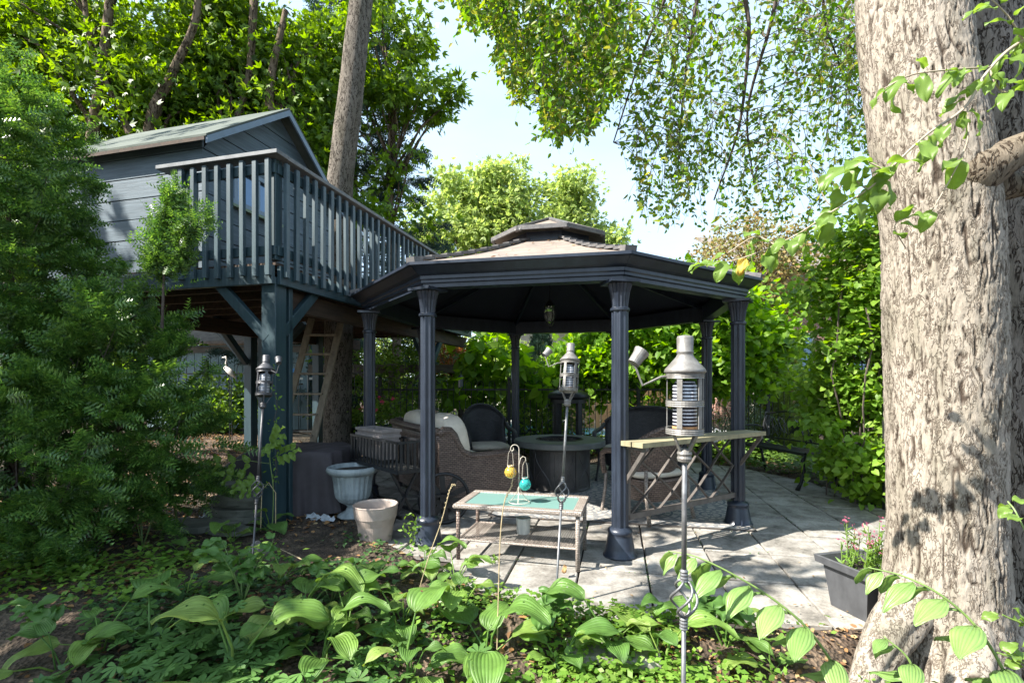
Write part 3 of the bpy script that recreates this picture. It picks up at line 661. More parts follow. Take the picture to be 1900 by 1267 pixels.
brd('rail_cap', (-.03, -.102, 3.34), (-.03, 1.24, 3.34), .145, .036, M['rail']); brd('rail_cap', (.045, -.03, 3.338), (DX, -.03, 3.338), .14, .036, M['rail'])
brd('rail', (.0, 1.06, 3.05), (.0, 1.13, 3.05), .1, .03, M['post'])

# ================================================================ PLAYHOUSE CABIN
cb = thing('playhouse', P0+Vector((0, 0, 2.40)), 'small blue-grey boarded playhouse with pitched felt roof on the deck', 'playhouse', RZ)
ROOT[cb] = Matrix.Translation(P0+Vector((0, 0, 2.40))) @ Matrix.Rotation(RZ, 4, 'Z')
x0, x1, y0, y1 = .33, 2.45, 1.14, 3.3; EZ, PZ = 1.42, 2.215; xm = (x0+x1)/2; ph = .218
def clipw(z0, z1):
    # width of the gable between the roof slopes at a height
    def ext(z): 
        if z <= EZ: return x0, x1
        f = (z-EZ)/(PZ-EZ); return x0+(xm-x0)*f, x1-(x1-xm)*f
    return ext(z0), ext(z1)
wa, wb, wz0, wz1 = x0+.26*1+.10, x0+1.05, .872, 1.302
MB().box(((x0+x1)/2, (y0+y1)/2+.02, EZ/2), (x1-x0-.06, y1-y0-.06, EZ-.01)).build('wall_core', M['under'], cb)
k = 0; z = 0
while z < PZ-.02:
    z2 = min(z+ph-.008, PZ-.005); (a0, a1), (b0, b1) = clipw(z, z2)
    segs = [(a0, a1, b0, b1)]
    if z2 > wz0 and z < wz1: segs = [(a0, wa, b0, wa), (wb, a1, wb, b1)]
    for (p0, p1, q0, q1) in segs:
        o_ = random.uniform(0, .004)
        A = [Vector((p0, y0-.002-o_, z)), Vector((p1, y0-.002-o_, z)), Vector((q1, y0+.004-o_, z2)), Vector((q0, y0+.004-o_, z2))]
        MB().prism([v_+Vector((0, .028, 0)) for v_ in A], A).build('board', M['plank'], cb)
    z += ph
for k in range(7):
    z = k*ph; h = min(ph-.008, EZ-z)
    if h < .02: break
    for (xx, sgn) in ((x0, -1), (x1, 1)):
        MB().box((xx+sgn*random.uniform(-.001, .004), (y0+y1)/2, z+h/2), (.026, y1-y0-.002, h), None, .003).build('board', M['plank'], cb)
for (xx, yy) in ((x0-.012, y0-.014), (x1+.012, y0-.014)): pass
# window on the gable side
wf = MB(); 
for (c, d) in (((wa+.025, y0-.02, (wz0+wz1)/2), (.05, .035, wz1-wz0)), ((wb-.025, y0-.02, (wz0+wz1)/2), (.05, .035, wz1-wz0)), (((wa+wb)/2, y0-.021, wz0+.02), (wb-wa+.04, .045, .05)), (((wa+wb)/2, y0-.021, wz1-.02), (wb-wa, .035, .05)), (((wa+wb)/2+.02, y0-.018, (wz0+wz1)/2), (.03, .03, wz1-wz0-.08))): wf.box(c, d, None, .003)
win = wf.build('window', M['trim'], cb)
gm, t, b = nmat('window_glass'); b.inputs['Base Color'].default_value = (.10, .16, .24, 1); b.inputs['Roughness'].default_value = .04; b.inputs['Metallic'].default_value = .55
MB().box(((wa+wb)/2, y0+.012, (wz0+wz1)/2), (wb-wa-.02, .01, wz1-wz0-.02)).build('pane', gm, win)
MB().box(((wa+wb)/2, y0-.03, wz0-.025), (wb-wa+.08, .06, .03)).build('sill', plain('mossy_sill', (.20, .27, .18), .7), win)
# roof: two slopes, fascia
sl = (PZ-EZ)/(xm-x0)
for sg in (-1, 1):
    def rp(s_, y, dz): xx = xm+sg*s_; return Vector((xx, y, PZ+.03-sl*s_+dz))
    hw = xm-x0+.13
    A = [rp(0, y0-.17, 0), rp(hw, y0-.17, 0), rp(hw, y1+.12, 0), rp(0, y1+.12, 0)]
    rfs = MB().prism([p+Vector((0, 0, .022)) for p in A], A).build('roof', M['felt'], cb)
    B = [rp(.0, y0-.172, -.075), rp(hw-.01, y0-.172, -.075), rp(hw-.01, y0-.172, -.003), rp(0, y0-.172, -.003)]
    MB().prism([p+Vector((0, .022, 0)) for p in B], B).build('fascia', M['trim'], rfs)
    C_ = [rp(hw-.012, y0-.15, -.035), rp(hw+.006, y0-.15, -.035), rp(hw+.006, y0-.15, -.002), rp(hw-.012, y0-.15, -.002)]
    MB().prism([p+Vector((0, y1-y0+.26, 0)) for p in C_], C_).build('fascia', M['under'], rfs)

# ================================================================ STEP LADDER
ld = thing('ladder', (-2.78, 6.0, 0), 'weathered wooden ladder leaning up under the treehouse deck', 'ladder')
A0, A1, B0, B1 = Vector((-.22, 0, 0)), Vector((.21, 0, 0)), Vector((.05, .7, 2.2)), Vector((.46, .7, 2.2))
for a_, b_ in ((A0, B0), (A1, B1)): MB().bar(a_, b_, .035, .085, (1, 0, 0), .004).build('stile', M['ladder'], ld)
for k in range(8):
    f = .06+k*.119
    MB().box(A0.lerp(B0, f).lerp(A1.lerp(B1, f), .5), ((A1-A0).length-.03, .095, .026), None, .004).build('step', M['ladder'], ld)

# dry leaves lying on the gazebo roof
def roof_litter():
    n = 160; a = rng.uniform(-PI, PI, n); r = rng.uniform(.55, 2.1, n)**1.0; k = (a-T0) % (PI/4)-PI/8; ap = r*np.cos(k)/math.cos(PI/8); f = np.clip((ap-RI)/(RO-RI), 0, 1)
    z = ZI+(ZO-ZI)*f-.03*np.sin(PI*f)+.006; p = np.stack([GC.x+r*np.cos(a), GC.y+r*np.sin(a), z], 1); d = np.stack([np.cos(a), np.sin(a), np.full(n, -.34)], 1)
    t_ = rng.normal(size=(n, 3))*.5+d*.2; t_[:, 2] = -.34*(t_[:, 0]*np.cos(a)+t_[:, 1]*np.sin(a)); nn = np.stack([np.cos(a)*.34, np.sin(a)*.34, np.ones(n)], 1)+rng.normal(size=(n, 3))*.2
    o = link('roof_litter', leaves_mesh('roof_litter', T_LEAF, p, t_, nn, rng.uniform(.02, .05, n), M['l_litter'])); o['kind'] = 'stuff'
roof_litter()
# ================================================================ FURNITURE AND PROPS
def surf_thick(rows, th):   # closed sheet from a grid of points, offset along -normal
    m, n = len(rows), len(rows[0]); back = []
    for i in range(m):
        r = []
        for j in range(n):
            a = rows[min(i+1, m-1)][j]-rows[max(i-1, 0)][j]; b_ = rows[i][min(j+1, n-1)]-rows[i][max(j-1, 0)]
            nn = a.cross(b_); nn = nn.normalized() if nn.length > 1e-9 else Vector((0, 0, 1)); r.append(rows[i][j]-nn*th)
        back.append(r)
    q = MB(); q.grid(rows); k = m*n; q.add([p for r in back for p in r], [(i*n+j, (i+1)*n+j, (i+1)*n+j+1, i*n+j+1) for i in range(m-1) for j in range(n-1)])
    rim = [(0, j) for j in range(n)]+[(i, n-1) for i in range(1, m)]+[(m-1, j) for j in range(n-2, -1, -1)]+[(i, 0) for i in range(m-2, 0, -1)]
    ids = [i*n+j for i, j in rim]
    for a, b_ in zip(ids, ids[1:]+ids[:1]): q.F.append([b_, a, k+a, k+b_])
    return q
def pillow(c, d, R=None, puff=.35, n=10):
    # soft box: superellipsoid, flattened
    V = []; Fs = []; c = Vector(c); nu, nv = 20, 12
    def sp(w_, e): return math.copysign(abs(w_)**e, w_)
    for i in range(nv+1):
        ph_ = -PI/2+PI*i/nv
        for j in range(nu):
            th = 2*PI*j/nu
            p = Vector((d[0]/2*sp(math.cos(ph_), .55)*sp(math.cos(th), .45), d[1]/2*sp(math.cos(ph_), .55)*sp(math.sin(th), .45), d[2]/2*sp(math.sin(ph_), .7)))
            V.append(c+(R @ p if R is not None else p))
    for i in range(nv):
        for j in range(nu): Fs.append((i*nu+j, i*nu+(j+1) % nu, (i+1)*nu+(j+1) % nu, (i+1)*nu+j))
    return V, Fs
def rotm(ax, a): return Matrix.Rotation(a, 3, ax)
# --- loveseat: local x = facing, y = along the seat (0 .. -L behind), near end at y=0
fdir = Vector((.87, .49, 0)).normalized(); rzl = math.atan2(fdir.y, fdir.x)
ls = thing('loveseat', (-.70, 4.92, 0), 'brown wicker loveseat seen from its arm end with cream back cushions', 'sofa', rzl)
Ls = 1.62
def arm(y, nm):
    prof_top = [(-.03, .80), (.03, .84), (.09, .835), (.14, .78), (.185, .69), (.235, .61), (.34, .565), (.55, .565), (.72, .575), (.84, .56), (.91, .50), (.94, .40), (.945, .25), (.93, .06)]
    rows = []
    for (x, z) in prof_top:
        xb = -.02+.0*x; rows.append([Vector((x*.999+(-.0 if x > .1 else 0), y, .06+(z-.06)*f)) for f in [k/6 for k in range(7)]])
    q = surf_thick(rows, .05); o = q.build(nm, M['wick'], ls)
    MB().tube([Vector((x, y+.025, z)) for x, z in prof_top], [.045]*4+[.04]*4+[.045]*6, 10, sq=.9).build('arm_roll', M['wick'], ls, smooth=True)
arm(0, 'side_panel'); arm(Ls, 'side_panel')
rows = []
for k in range(9):
    z = .06+.76*k/8; x = -.02-.10*(z/.82)**1.4+.06
    rows.append([Vector((x-.03*math.sin(PI*j/12)*(k/8), .0+Ls*j/12, z)) for j in range(13)])
surf_thick(rows, .06).build('back', M['wick'], ls, smooth=True)
MB().tube([Vector((-.045-.03*math.sin(PI*j/12), Ls*j/12, .83)) for j in range(13)], .04, 10).build('back_roll', M['wick'], ls, smooth=True)
MB().box((.46, Ls/2, .20), (.86, Ls-.06, .26), None, .01).build('seat_base', M['wick'], ls)
for k in range(2):
    yc = Ls*(.25+.5*k)
    MB().add(*pillow((.52, yc, .40), (.74, Ls/2-.05, .17))).build('seat_cushion', M['cushion'], ls, smooth=True)
    MB().add(*pillow((.21, yc, .71), (.27, Ls/2-.02, .56), rotm('Y', -.20))).build('back_cushion', M['cushion'], ls, smooth=True)
for (x, y) in ((.04, .05), (.88, .05), (.04, Ls-.05), (.88, Ls-.05)): MB().box((x, y, .03), (.05, .05, .06)).build('foot', M['wickdk'], ls)
# --- round-backed wicker chairs
def wchair(loc, rz, label, mat, W_=.62, seatw=None, top=.98, cush=True, legm=None, open_back=False, grp=None):
    c = thing('wicker_chair' if W_ < .9 else 'wicker_settee', loc, label, 'chair' if W_ < .9 else 'settee', rz, grp)
    hw = W_/2; legm = legm or mat; rows = []
    for k in range(9):            # curved back, faces +x
        f = k/8; r = []
        for j in range(17):
            u = -1+2*j/16; zt = .42+(top-.42)*(1-.38*abs(u)**2.6)
            r.append(Vector((-.24-.10*f+.20*abs(u)**2.2, u*hw*(.93+.05*f), .40+(zt-.40)*f)))
        rows.append(r)
    surf_thick(rows, .022).build('backrest', mat, c, smooth=True)
    MB().tube(rows[-1], .024, 8).build('back_rim', mat, c, smooth=True)
    for s_ in (-1, 1):
        P = [Vector((-.10, s_*hw*.97, .74)), Vector((-.02, s_*hw*1.02, .68)), Vector((.12, s_*hw*1.05, .655)), Vector((.24, s_*hw*1.04, .64)), Vector((.31, s_*hw, .60)), Vector((.32, s_*hw*.96, .50)), Vector((.30, s_*hw*.92, .40))]
        MB().tube(P, .03, 9).build('arm', mat, c, smooth=True)
        P = [Vector((.29, s_*hw*.9, .42)), Vector((.30, s_*hw*.9, .25)), Vector((.33, s_*hw*.94, .05)), Vector((.335, s_*hw*.95, 0))]
        MB().tube(P, [.018, .016, .015, .024], 8).build('leg', legm, c, smooth=True)
        P = [Vector((-.26, s_*hw*.8, .5)), Vector((-.27, s_*hw*.82, .25)), Vector((-.33, s_*hw*.86, 0))]
        MB().tube(P, [.018, .016, .02], 8).build('leg', legm, c, smooth=True)
    rows = []
    for (z, sc_) in ((.20, .90), (.30, .95), (.39, 1), (.40, .99)):
        rows.append([Vector((sc_*.31*math.copysign(abs(math.cos(a))**.6, math.cos(a)), sc_*hw*.93*math.copysign(abs(math.sin(a))**.6, math.sin(a)), z)) for a in [2*PI*k/28 for k in range(28)]])
    q = MB().grid(rows, True); q.F.append([3*28+k for k in range(28)]); q.F.append([k for k in range(27, -1, -1)]); q.build('seat', mat, c)
    if cush: MB().add(*pillow((.02, 0, .44), (.56, W_*.88, .09))).build('cushion', M['cushion'], c, smooth=True)
    return c
wchair((-.36, 6.95, 0), -1.25, 'dark wicker armchair with round back and pale cushion beside the fire table', M['wickdk'], .66, top=1.0)
wchair((1.78, 6.65, 0), -2.05, 'wide dark wicker settee with curved back behind the fire table', M['wickdk'], 1.18, top=.98)
wchair((1.36, 4.92, 0), 2.05, 'brown round-backed wicker armchair behind the lattice shelf', M['wick'], .66, top=.90, legm=M['wicktb'])
# --- fire table
ft = thing('fire_table', (.60, 6.22, 0), 'round dark metal fire table with rock-filled burner bowl', 'fire table')
MB().lathe([(.345, .0), (.385, .012), (.385, .03), (.375, .04), (.375, .50), (.385, .51), (.40, .53)], 48).build('body', M['firebody'], ft)
MB().lathe([(.30, .535), (.555, .535), (.572, .545), (.574, .60), (.565, .612), (.545, .615), (.305, .615), (.30, .60)], 64, cap=(False, False)).build('table_top', M['firetop'], ft, smooth=False)
MB().lathe([(.0, .56), (.26, .56), (.285, .575), (.30, .62), (.285, .622), (.27, .60)], 48, cap=(False, False)).build('burner_bowl', M['iron'], ft)
for k in range(90):
    a, r = random.uniform(0, 2*PI), .26*math.sqrt(random.random())
    if k == 0: lv = MB()
    lv.lathe([(0, -.02), (.018, -.008), (.02, .006), (.0, .02)], 6, (r*math.cos(a), r*math.sin(a), .59+random.uniform(-.01, .012)), cap=(False, False))
lv.build('lava_rock', M['lava'], ft, kind='stuff')
for k in range(8):
    a0 = k*PI/4+.1; m = MB()
    def cp(a, z, r=.378): return Vector((r*math.cos(a), r*math.sin(a), z))
    for s_ in (-1, 1):
        m.tube([cp(a0+s_*(.30*math.cos(f*PI)), .08+.38*f) if True else 0 for f in [q/8 for q in range(9)]], .005, 4)
    m.tube([cp(a0+.30, .08), cp(a0, .08), cp(a0-.30, .08)], .004, 4); m.tube([cp(a0+.30, .46), cp(a0, .46), cp(a0-.30, .46)], .004, 4); m.build('panel_relief', M['firebody'], ft)
    MB().box(cp(a0+PI/8, .27, .379), (.012, .035, .46), Matrix.Rotation(a0+PI/8, 3, 'Z')).build('panel_strip', M['firebody'], ft)
# --- pagoda fire lantern
pl = thing('garden_lantern', (.92, 8.0, 0), 'tall black pagoda-shaped metal lantern standing behind the fire table', 'lantern')
MB().lathe([(.30, 1.06), (.335, 1.08), (.34, 1.12), (.30, 1.17), (.22, 1.20), (.18, 1.215), (.19, 1.24), (.18, 1.27), (.12, 1.29), (.10, 1.30), (.10, 1.36), (.13, 1.37), (.05, 1.42), (.02, 1.44), (.025, 1.46), (0, 1.475)], 28).build('roof', M['iron'], pl, smooth=True)
for k in range(4):
    a = k*PI/2+.6; MB().box((.24*math.cos(a), .24*math.sin(a), .62), (.07, .07, .90), Matrix.Rotation(a, 3, 'Z'), .006).build('upright', M['iron'], pl)
MB().lathe([(.30, .2), (.31, .24), (.31, .30), (.28, .33)], 28).build('base', M['iron'], pl)
MB().lathe([(.26, 1.0), (.29, 1.0), (.29, 1.07), (.26, 1.07)], 28, cap=(False, False)).build('collar', M['iron'], pl)
m = MB()
for k in range(16):
    a = k*PI/8; m.box((.26*math.cos(a), .26*math.sin(a), .66), (.006, .006, .68))
for z in (.5, .66, .82): m.lathe([(.257, z), (.263, z), (.263, z+.008), (.257, z+.008)], 28, cap=(False, False))
m.build('mesh_screen', M['iron'], pl, kind='stuff')
for k in range(3):
    a = k*2*PI/3; MB().tube([(.22*math.cos(a), .22*math.sin(a), .22), (.30*math.cos(a), .30*math.sin(a), 0)], .02, 8).build('leg', M['iron'], pl)
# --- dark rail console seen behind the chairs
# --- glass-topped wicker side table
TA = Vector((.46, 3.44, 0)); ux = (Vector((-.40, 3.66, 0))-TA); Lx = ux.length; ux.normalize(); uy = Vector((-ux.y, ux.x, 0)); uy = -uy if uy.y < 0 else uy; Ly = .46
rt = math.atan2(-ux.y, -ux.x); tb = thing('side_table', TA+ux*Lx, 'wicker side table with teal frosted glass top and wire mesh lower shelf', 'table', rt)
ZT = .42
for (x, y) in ((0, 0), (Lx, 0), (0, Ly), (Lx, Ly)):
    MB().tube([(x, y, 0), (x, y, ZT-.03)], .0155, 10).build('leg', M['wicktb'] if x else M['wick'], tb, smooth=True)
o_ = .035; 
def bx2(x0_, x1_, y0_, y1_, z0_, z1_): return MB().box(((x0_+x1_)/2, (y0_+y1_)/2, (z0_+z1_)/2), (x1_-x0_, y1_-y0_, z1_-z0_), None, .008)
for a in ((-o_, Lx+o_, -o_, .035), (-o_, Lx+o_, Ly-.035, Ly+o_)): bx2(*a, ZT-.032, ZT).build('rim', M['wicktb'], tb)
for a in ((-o_, .04, .036, Ly-.036), (Lx-.04, Lx+o_, .036, Ly-.036)): bx2(*a, ZT-.032, ZT-.001).build('rim', M['wicktb'], tb)
bx2(.035, Lx-.035, .03, Ly-.03, ZT-.014, ZT-.006).build('glass_top', M['frost'], tb)
for a, b_ in (((0, 0), (Lx, 0)), ((0, Ly), (Lx, Ly)), ((0, 0), (0, Ly)), ((Lx, 0), (Lx, Ly))): MB().tube([(*a, .155), (*b_, .155)], .010, 8).build('shelf_rail', M['wicktb'], tb)
m = MB(); st = .036
for sg in (1, -1):
    k = -20
    while k*st < Lx+Ly+1:
        c0 = k*st; P = []
        for f in np.linspace(0, 1, 2):
            pass
        # line x - sg*y*1.6 = c0
        ya, yb = 0, Ly; xa, xb = c0+sg*ya*1.5, c0+sg*yb*1.5
        def atx(x): return (x-c0)/(sg*1.5)
        pts = []
        for (x, y) in ((xa, ya), (xb, yb)):
            if x < 0: y = atx(0); x = 0
            if x > Lx: y = atx(Lx); x = Lx
            pts.append((x, y))
        if all(-1e-6 <= p[1] <= Ly+1e-6 for p in pts) and abs(pts[0][0]-pts[1][0]) > .01: m.tube([(*pts[0], .158+.002*sg), (*pts[1], .158+.002*sg)], .0016, 3, cap=False)
        k += 1
m.build('shelf_mesh', M['wicktb'], tb, kind='stuff')
# candle stand with two hanging glass balls
def ball_stand():
    P = Wp(963, 934, 3.70); P.z = ZT
    s_ = thing('candle_stand', P, 'cream wire stand with hooks holding two glass balls on the teal table', 'stand')
    m = MB(); 
    for k in range(3):
        a = k*2*PI/3+.4; m.tube([(0, 0, .13), (.02*math.cos(a), .02*math.sin(a), .07), (.075*math.cos(a), .075*math.sin(a), .004)], .0028, 6)
    m.tube([(.078*math.cos(a), .078*math.sin(a), .004) for a in np.linspace(0, 2*PI, 25)], .0028, 6)
    m.build('foot_ring', M['cream'], s_)
    def hook(x, H, dx, nm='hook'):
        P = [(x, 0, .10)]+[(x, 0, H-.03)]
        for a in np.linspace(0, PI*1.0, 9): P.append((x+dx*(1-math.cos(a))*.032, 0, H-.03+.032*math.sin(a)))
        for a in np.linspace(.3, PI*1.3, 8): P.append((x+dx*(.064-.012*(1-math.cos(a))), 0, H-.03-.014*math.sin(a)))
        MB().tube(P, .003, 6).build(nm, M['cream'], s_); return x+dx*.064
    xl = hook(0, .43, -1); MB().tube([(0, 0, .28), (.012, 0, .33), (.03, 0, .345), (.048, 0, .335), (.052, 0, .31)], .003, 6).build('hook', M['cream'], s_)
    for (x, zc, mat, nm, zt) in ((xl, .225, 'amber', 'amber', .40), (.045, .135, 'teal', 'turquoise', .315)):
        b_ = thing('glass_ball', P+Vector((x, 0, zc)), nm+' glass ball lantern hanging from the wire stand', 'glass ball', group='glass balls on the wire stand')
        r = .046
        MB().lathe([(r*math.cos(a), r*math.sin(a)) for a in np.linspace(-PI/2, PI/2*.72, 14)]+[(r*.44, r*.96), (r*.50, r*1.12), (r*.42, r*1.12), (r*.38, r*.9)]+[(r*.9*math.cos(a), r*.9*math.sin(a)) for a in np.linspace(PI/2*.65, -PI/2, 10)], 28, cap=(False, False)).build('globe', M[mat], b_, smooth=True)
        q = MB().lathe([(.021, r*1.0), (.024, r*1.0), (.024, r*1.14), (.021, r*1.14)], 16, cap=(False, False))
        q.tube([(-.022, 0, r*1.1), (-.016, 0, (zt-zc)*.8), (0, 0, zt-zc), (.016, 0, (zt-zc)*.8), (.022, 0, r*1.1)], .0016, 5)
        q.build('wire_hanger', M['cream'], b_)
ball_stand()
jr = thing('candle_jar', tb.location+Vector((0, 0, 0)), 'small weathered whitish jar standing on the mesh shelf of the side table', 'jar')
q = Wp(971, 990, 3.78); jr.location = (q.x, q.y, .162); ROOT[jr] = Matrix.Translation(jr.location)
MB().lathe([(.046, 0), (.05, .006), (.056, .11), (.058, .122), (.053, .124), (.050, .112), (.044, .05), (0, .048)], 28).build('jar', M['candle'], jr, smooth=True); MB().lathe([(0, .098), (.049, .098), (.050, .103), (0, .104)], 24, cap=(False, False)).build('wax', M['orange'], jr)

# --- flower cart: barred basket on crossed legs, with a wheel
a0 = Vector((-1.0, 4.30, 0)); a1 = Vector((-1.66, 5.06, 0)); d = (a1-a0); Lc = d.length; rz = math.atan2(d.y, d.x)
ct = thing('flower_cart', a0, 'black barred metal flower cart on crossed legs beside the gazebo column', 'cart', rz)
Wd = -.27   # across (local y) towards the gazebo
zb, zt = .53, .79
for z in (zb, zt):
    for (p, q) in (((0, 0), (Lc, 0)), ((0, Wd), (Lc, Wd)), ((0, 0), (0, Wd)), ((Lc, 0), (Lc, Wd))): MB().bar((*p, z), (*q, z), .018, .03 if z == zb else .02).build('rail', M['iron'], ct)
bm2 = MB().box((0, 0, 0), (.026, .008, zt-zb-.02)); bme = mkmesh('bar', bm2.V, bm2.F, M['iron'])
for k in range(14):
    for y in (0, Wd): link('bar', bme, ct, (.02+k*(Lc-.04)/13, y, (zb+zt)/2))
for k in range(4):
    for x in (0, Lc): link('bar', bme, ct, (x, Wd*(k+.5)/4, (zb+zt)/2), (0, 0, PI/2))
for k in range(5): MB().box((Lc/2, Wd*(k+.5)/5, zb+.005), (Lc, .03, .01)).build('floor_slat', M['oldwood'], ct)
for x in (.12, Lc-.15):
    for s_ in (0, 1):
        y_a, y_b = (0, Wd) if s_ else (Wd, 0)
        MB().bar((x, y_a, zb-.01), (x+.03*s_, y_b, .04), .02, .028, (1, 0, 0)).build('leg', M['iron'], ct)
MB().bar((.02, -.05, .12), (Lc, -.05, .12), .02, .03).build('rail', M['iron'], ct); MB().bar((.02, Wd, .12), (Lc, Wd, .12), .02, .03).build('rail', M['iron'], ct)
MB().bar((.10, Wd*.5, .29), (-.1, Wd-.26, .27), .02, .02).build('axle', M['iron'], ct)
wc = Vector((-.03, -.46, .245)); m = MB(); ax = Vector((.85, -.5, 0)).normalized()
Rm = Vector((0, 0, 1)).rotation_difference(ax).to_matrix()
def wv(a, r, h=0): return wc+Rm @ Vector((r*math.cos(a), r*math.sin(a), h))
m.tube([wv(a, .228) for a in np.linspace(0, 2*PI, 37)], .016, 8, cap=False); wh = m.build('wheel', M['iron'], ct, smooth=True)
for k in range(10): MB().bar(wv(k*PI/5, .03), wv(k*PI/5, .22), .05, .010, ax).build('spoke', M['iron'], wh)
m = MB().lathe([(0, -.03), (.04, -.03), (.045, 0), (.04, .03), (0, .03)], 14, wc, (False, False), axis=ax); m.build('hub', M['iron'], wh)
# stack of rectangular planters in the cart
for k in range(3):
    z = .585+k*.052; L_, w2 = .52, .19; tt = Matrix.Rotation(rz, 3, 'Z')
    o = thing('window_box', ct.location+tt @ Vector((.66-.01*k, Wd/2+.01, z)), ('topmost' if k == 2 else 'middle' if k == 1 else 'lowest')+' taupe plastic window box of the stack in the flower cart', 'planter', rz+.02*k, 'stacked plastic window boxes')
    lo = [(x*(L_/2-.02), y*(w2/2-.025), .0) for x, y in ((-1, -1), (1, -1), (1, 1), (-1, 1))]; hi = [(x*L_/2, y*w2/2, .16) for x, y in ((-1, -1), (1, -1), (1, 1), (-1, 1))]
    hi2 = [(x*(L_/2+.012), y*(w2/2+.012), .16) for x, y in ((-1, -1), (1, -1), (1, 1), (-1, 1))]; hi3 = [(a, b_, .185) for a, b_, c_ in hi2]; hi4 = [(a*.93, b_*.85, .185) for a, b_, c_ in hi2]; inn = [(a*.9, b_*.85, .02) for a, b_, c_ in lo]
    q = MB().grid([[Vector(p) for p in r] for r in (lo, hi, hi2, hi3, hi4, inn)], True); q.F.append([0, 3, 2, 1]); q.F.append([20, 21, 22, 23]); q.build('shell', M['boxpot'], o)
# --- urn and round pot
P = G(655, 958); P = Vector(((655-950)*4.72/F, 4.72, gzf(-1.52, 4.72)))
u = thing('urn_planter', P, 'grey-white weathered fluted urn planter on a pedestal foot', 'planter')
MB().lathe([(.14, 0), (.145, .012), (.13, .025), (.075, .055), (.055, .085), (.06, .11), (.085, .125)], 40).build('foot', M['urn'], u, smooth=True)
MB().lathe([(.085, .125), (.13, .15), (.16, .19), (.172, .24), (.18, .33), (.195, .40), (.205, .42)], 90, flute=.05, fn=22, cap=(True, False)).build('bowl', M['urn'], u)
MB().lathe([(.20, .405), (.235, .425), (.245, .45), (.238, .475), (.22, .482), (.205, .47), (.195, .42)], 48, cap=(False, False)).build('rim', M['urn'], u, smooth=True)
MB().lathe([(0, .445), (.2, .44)], 24, cap=(False, False)).build('soil', M['soil'], u)
P = Vector(((697-950)*4.12/F, 4.12, 0)); u = thing('round_pot', P, 'round taupe plastic flower pot, empty, in front of the urn', 'planter')
u.location.z = .0
MB().lathe([(.125, .0), (.13, .004), (.150, .14), (.168, .20), (.172, .202), (.183, .292), (.186, .302), (.180, .306), (.170, .29), (.158, .2), (.12, .012), (0, .012)], 48).build('shell', M['claypot'], u, smooth=False)
# --- square black planter with pink flowers
P = Vector(((1612-950)*2.80/F, 2.84, 0)); u = thing('square_planter', P, 'black square plastic planter of pink flowers at the foot of the big tree', 'planter', .25)
def sq(h, z): return [Vector((x*h*.9, y*h*.9, z)) for x, y in ((-1, -1), (1, -1), (1, 1), (-1, 1))]
q = MB().grid([sq(.125, 0), sq(.155, .235), sq(.155, .238), sq(.188, .245), sq(.194, .285), sq(.188, .29), sq(.168, .285), sq(.15, .22)], True); q.F.append([0, 3, 2, 1]); q.build('shell', M['blackpot'], u)
MB().add(sq(.155, .235), [(0, 1, 2, 3)]).build('soil', M['soil'], u)
m = MB(); lp_, ld_, fp_ = [], [], []
for k in range(26):
    a = random.uniform(0, 2*PI); r = .13*math.sqrt(random.random()); p0 = Vector((r*math.cos(a)+.03, r*math.sin(a), .23)); ln = random.uniform(.12, .27); lean = Vector((random.uniform(-.3, .3), random.uniform(-.3, .3), 1))
    pts = [p0, p0+lean*ln*.5, p0+lean*ln+Vector((0, 0, .01))]; m.tube(pts, .0022, 4)
    for j in range(16): f = j/16; lp_.append(p0+lean*ln*f); ld_.append((random.uniform(-1, 1), random.uniform(-1, 1), .5))
    for j in range(7): fp_.append(pts[-1]+Vector((random.uniform(-.018, .018), random.uniform(-.018, .018), random.uniform(-.01, .03))))
m.build('stem_tuft', M['greenstem'], u, kind='stuff')
link('leaf_mass', leaves_mesh('leaf_mass', T_NARROW, np.array(lp_), np.array(ld_), rdir(len(lp_), 1), rng.uniform(.03, .055, len(lp_)), M['l_fresh']), u)['kind'] = 'stuff'
link('blossom', leaves_mesh('blossom', T_SMALL, np.array(fp_), rdir(len(fp_), .5), rdir(len(fp_), 1), rng.uniform(.012, .02, len(fp_)), M['mauve']), u)['kind'] = 'stuff'
# --- dark pot with geraniums
def flowerpot(P, s_, label, nf):
    u = thing('flower_pot', P, label, 'flower pot', 0, 'flower pots by the fence')
    MB().lathe([(.12*s_, 0), (.13*s_, .02), (.16*s_, .30), (.19*s_, .34), (.19*s_, .38), (.17*s_, .38), (.15*s_, .32)], 24).build('pot', M['pot2'], u, smooth=True)
    n = 420; p = rng.normal(size=(n, 3))*np.array([.15, .15, .10])*s_+np.array([0, 0, .50*s_])
    link('foliage', leaves_mesh('foliage', T_HEART, p, rdir(n, .2), rdir(n, 1.2), rng.uniform(.035, .06, n), M['l_mix']), u)['kind'] = 'stuff'
    q = []
    for k in range(nf):
        a = random.uniform(0, 2*PI); c_ = Vector((.2*s_*math.cos(a), .2*s_*math.sin(a)-.05, random.uniform(.5, .72)*s_))
        pp = np.array(c_)+rng.normal(size=(26, 3))*.014
        link('flower_head', leaves_mesh('flower_head', T_SMALL, pp, rdir(26), rdir(26), rng.uniform(.02, .03, 26), M['pink']), u)
flowerpot(Vector(((712-950)*7.6/F, 7.6, .32)), 1.15, 'dark pot of red-pink geraniums beyond the rear left column', 11)
flowerpot(Vector(((662-950)*7.9/F, 7.9, .25)), .9, 'dark pot of pink geraniums half hidden behind the deck tree trunk', 3)
st_ = thing('plant_bench', (-1.75, 7.75, 0), 'low dark bench under the geranium pots', 'bench')
for z, x, w_ in ((.30, -.15, 1.35),): MB().box((x, 0, z-.035), (w_, .42, .04), None, .004).build('top', M['oldwood'], st_)
for x in (-.75, .45):
    for y in (-.16, .16): MB().box((x, y, .13), (.05, .05, .26)).build('leg', M['oldwood'], st_)
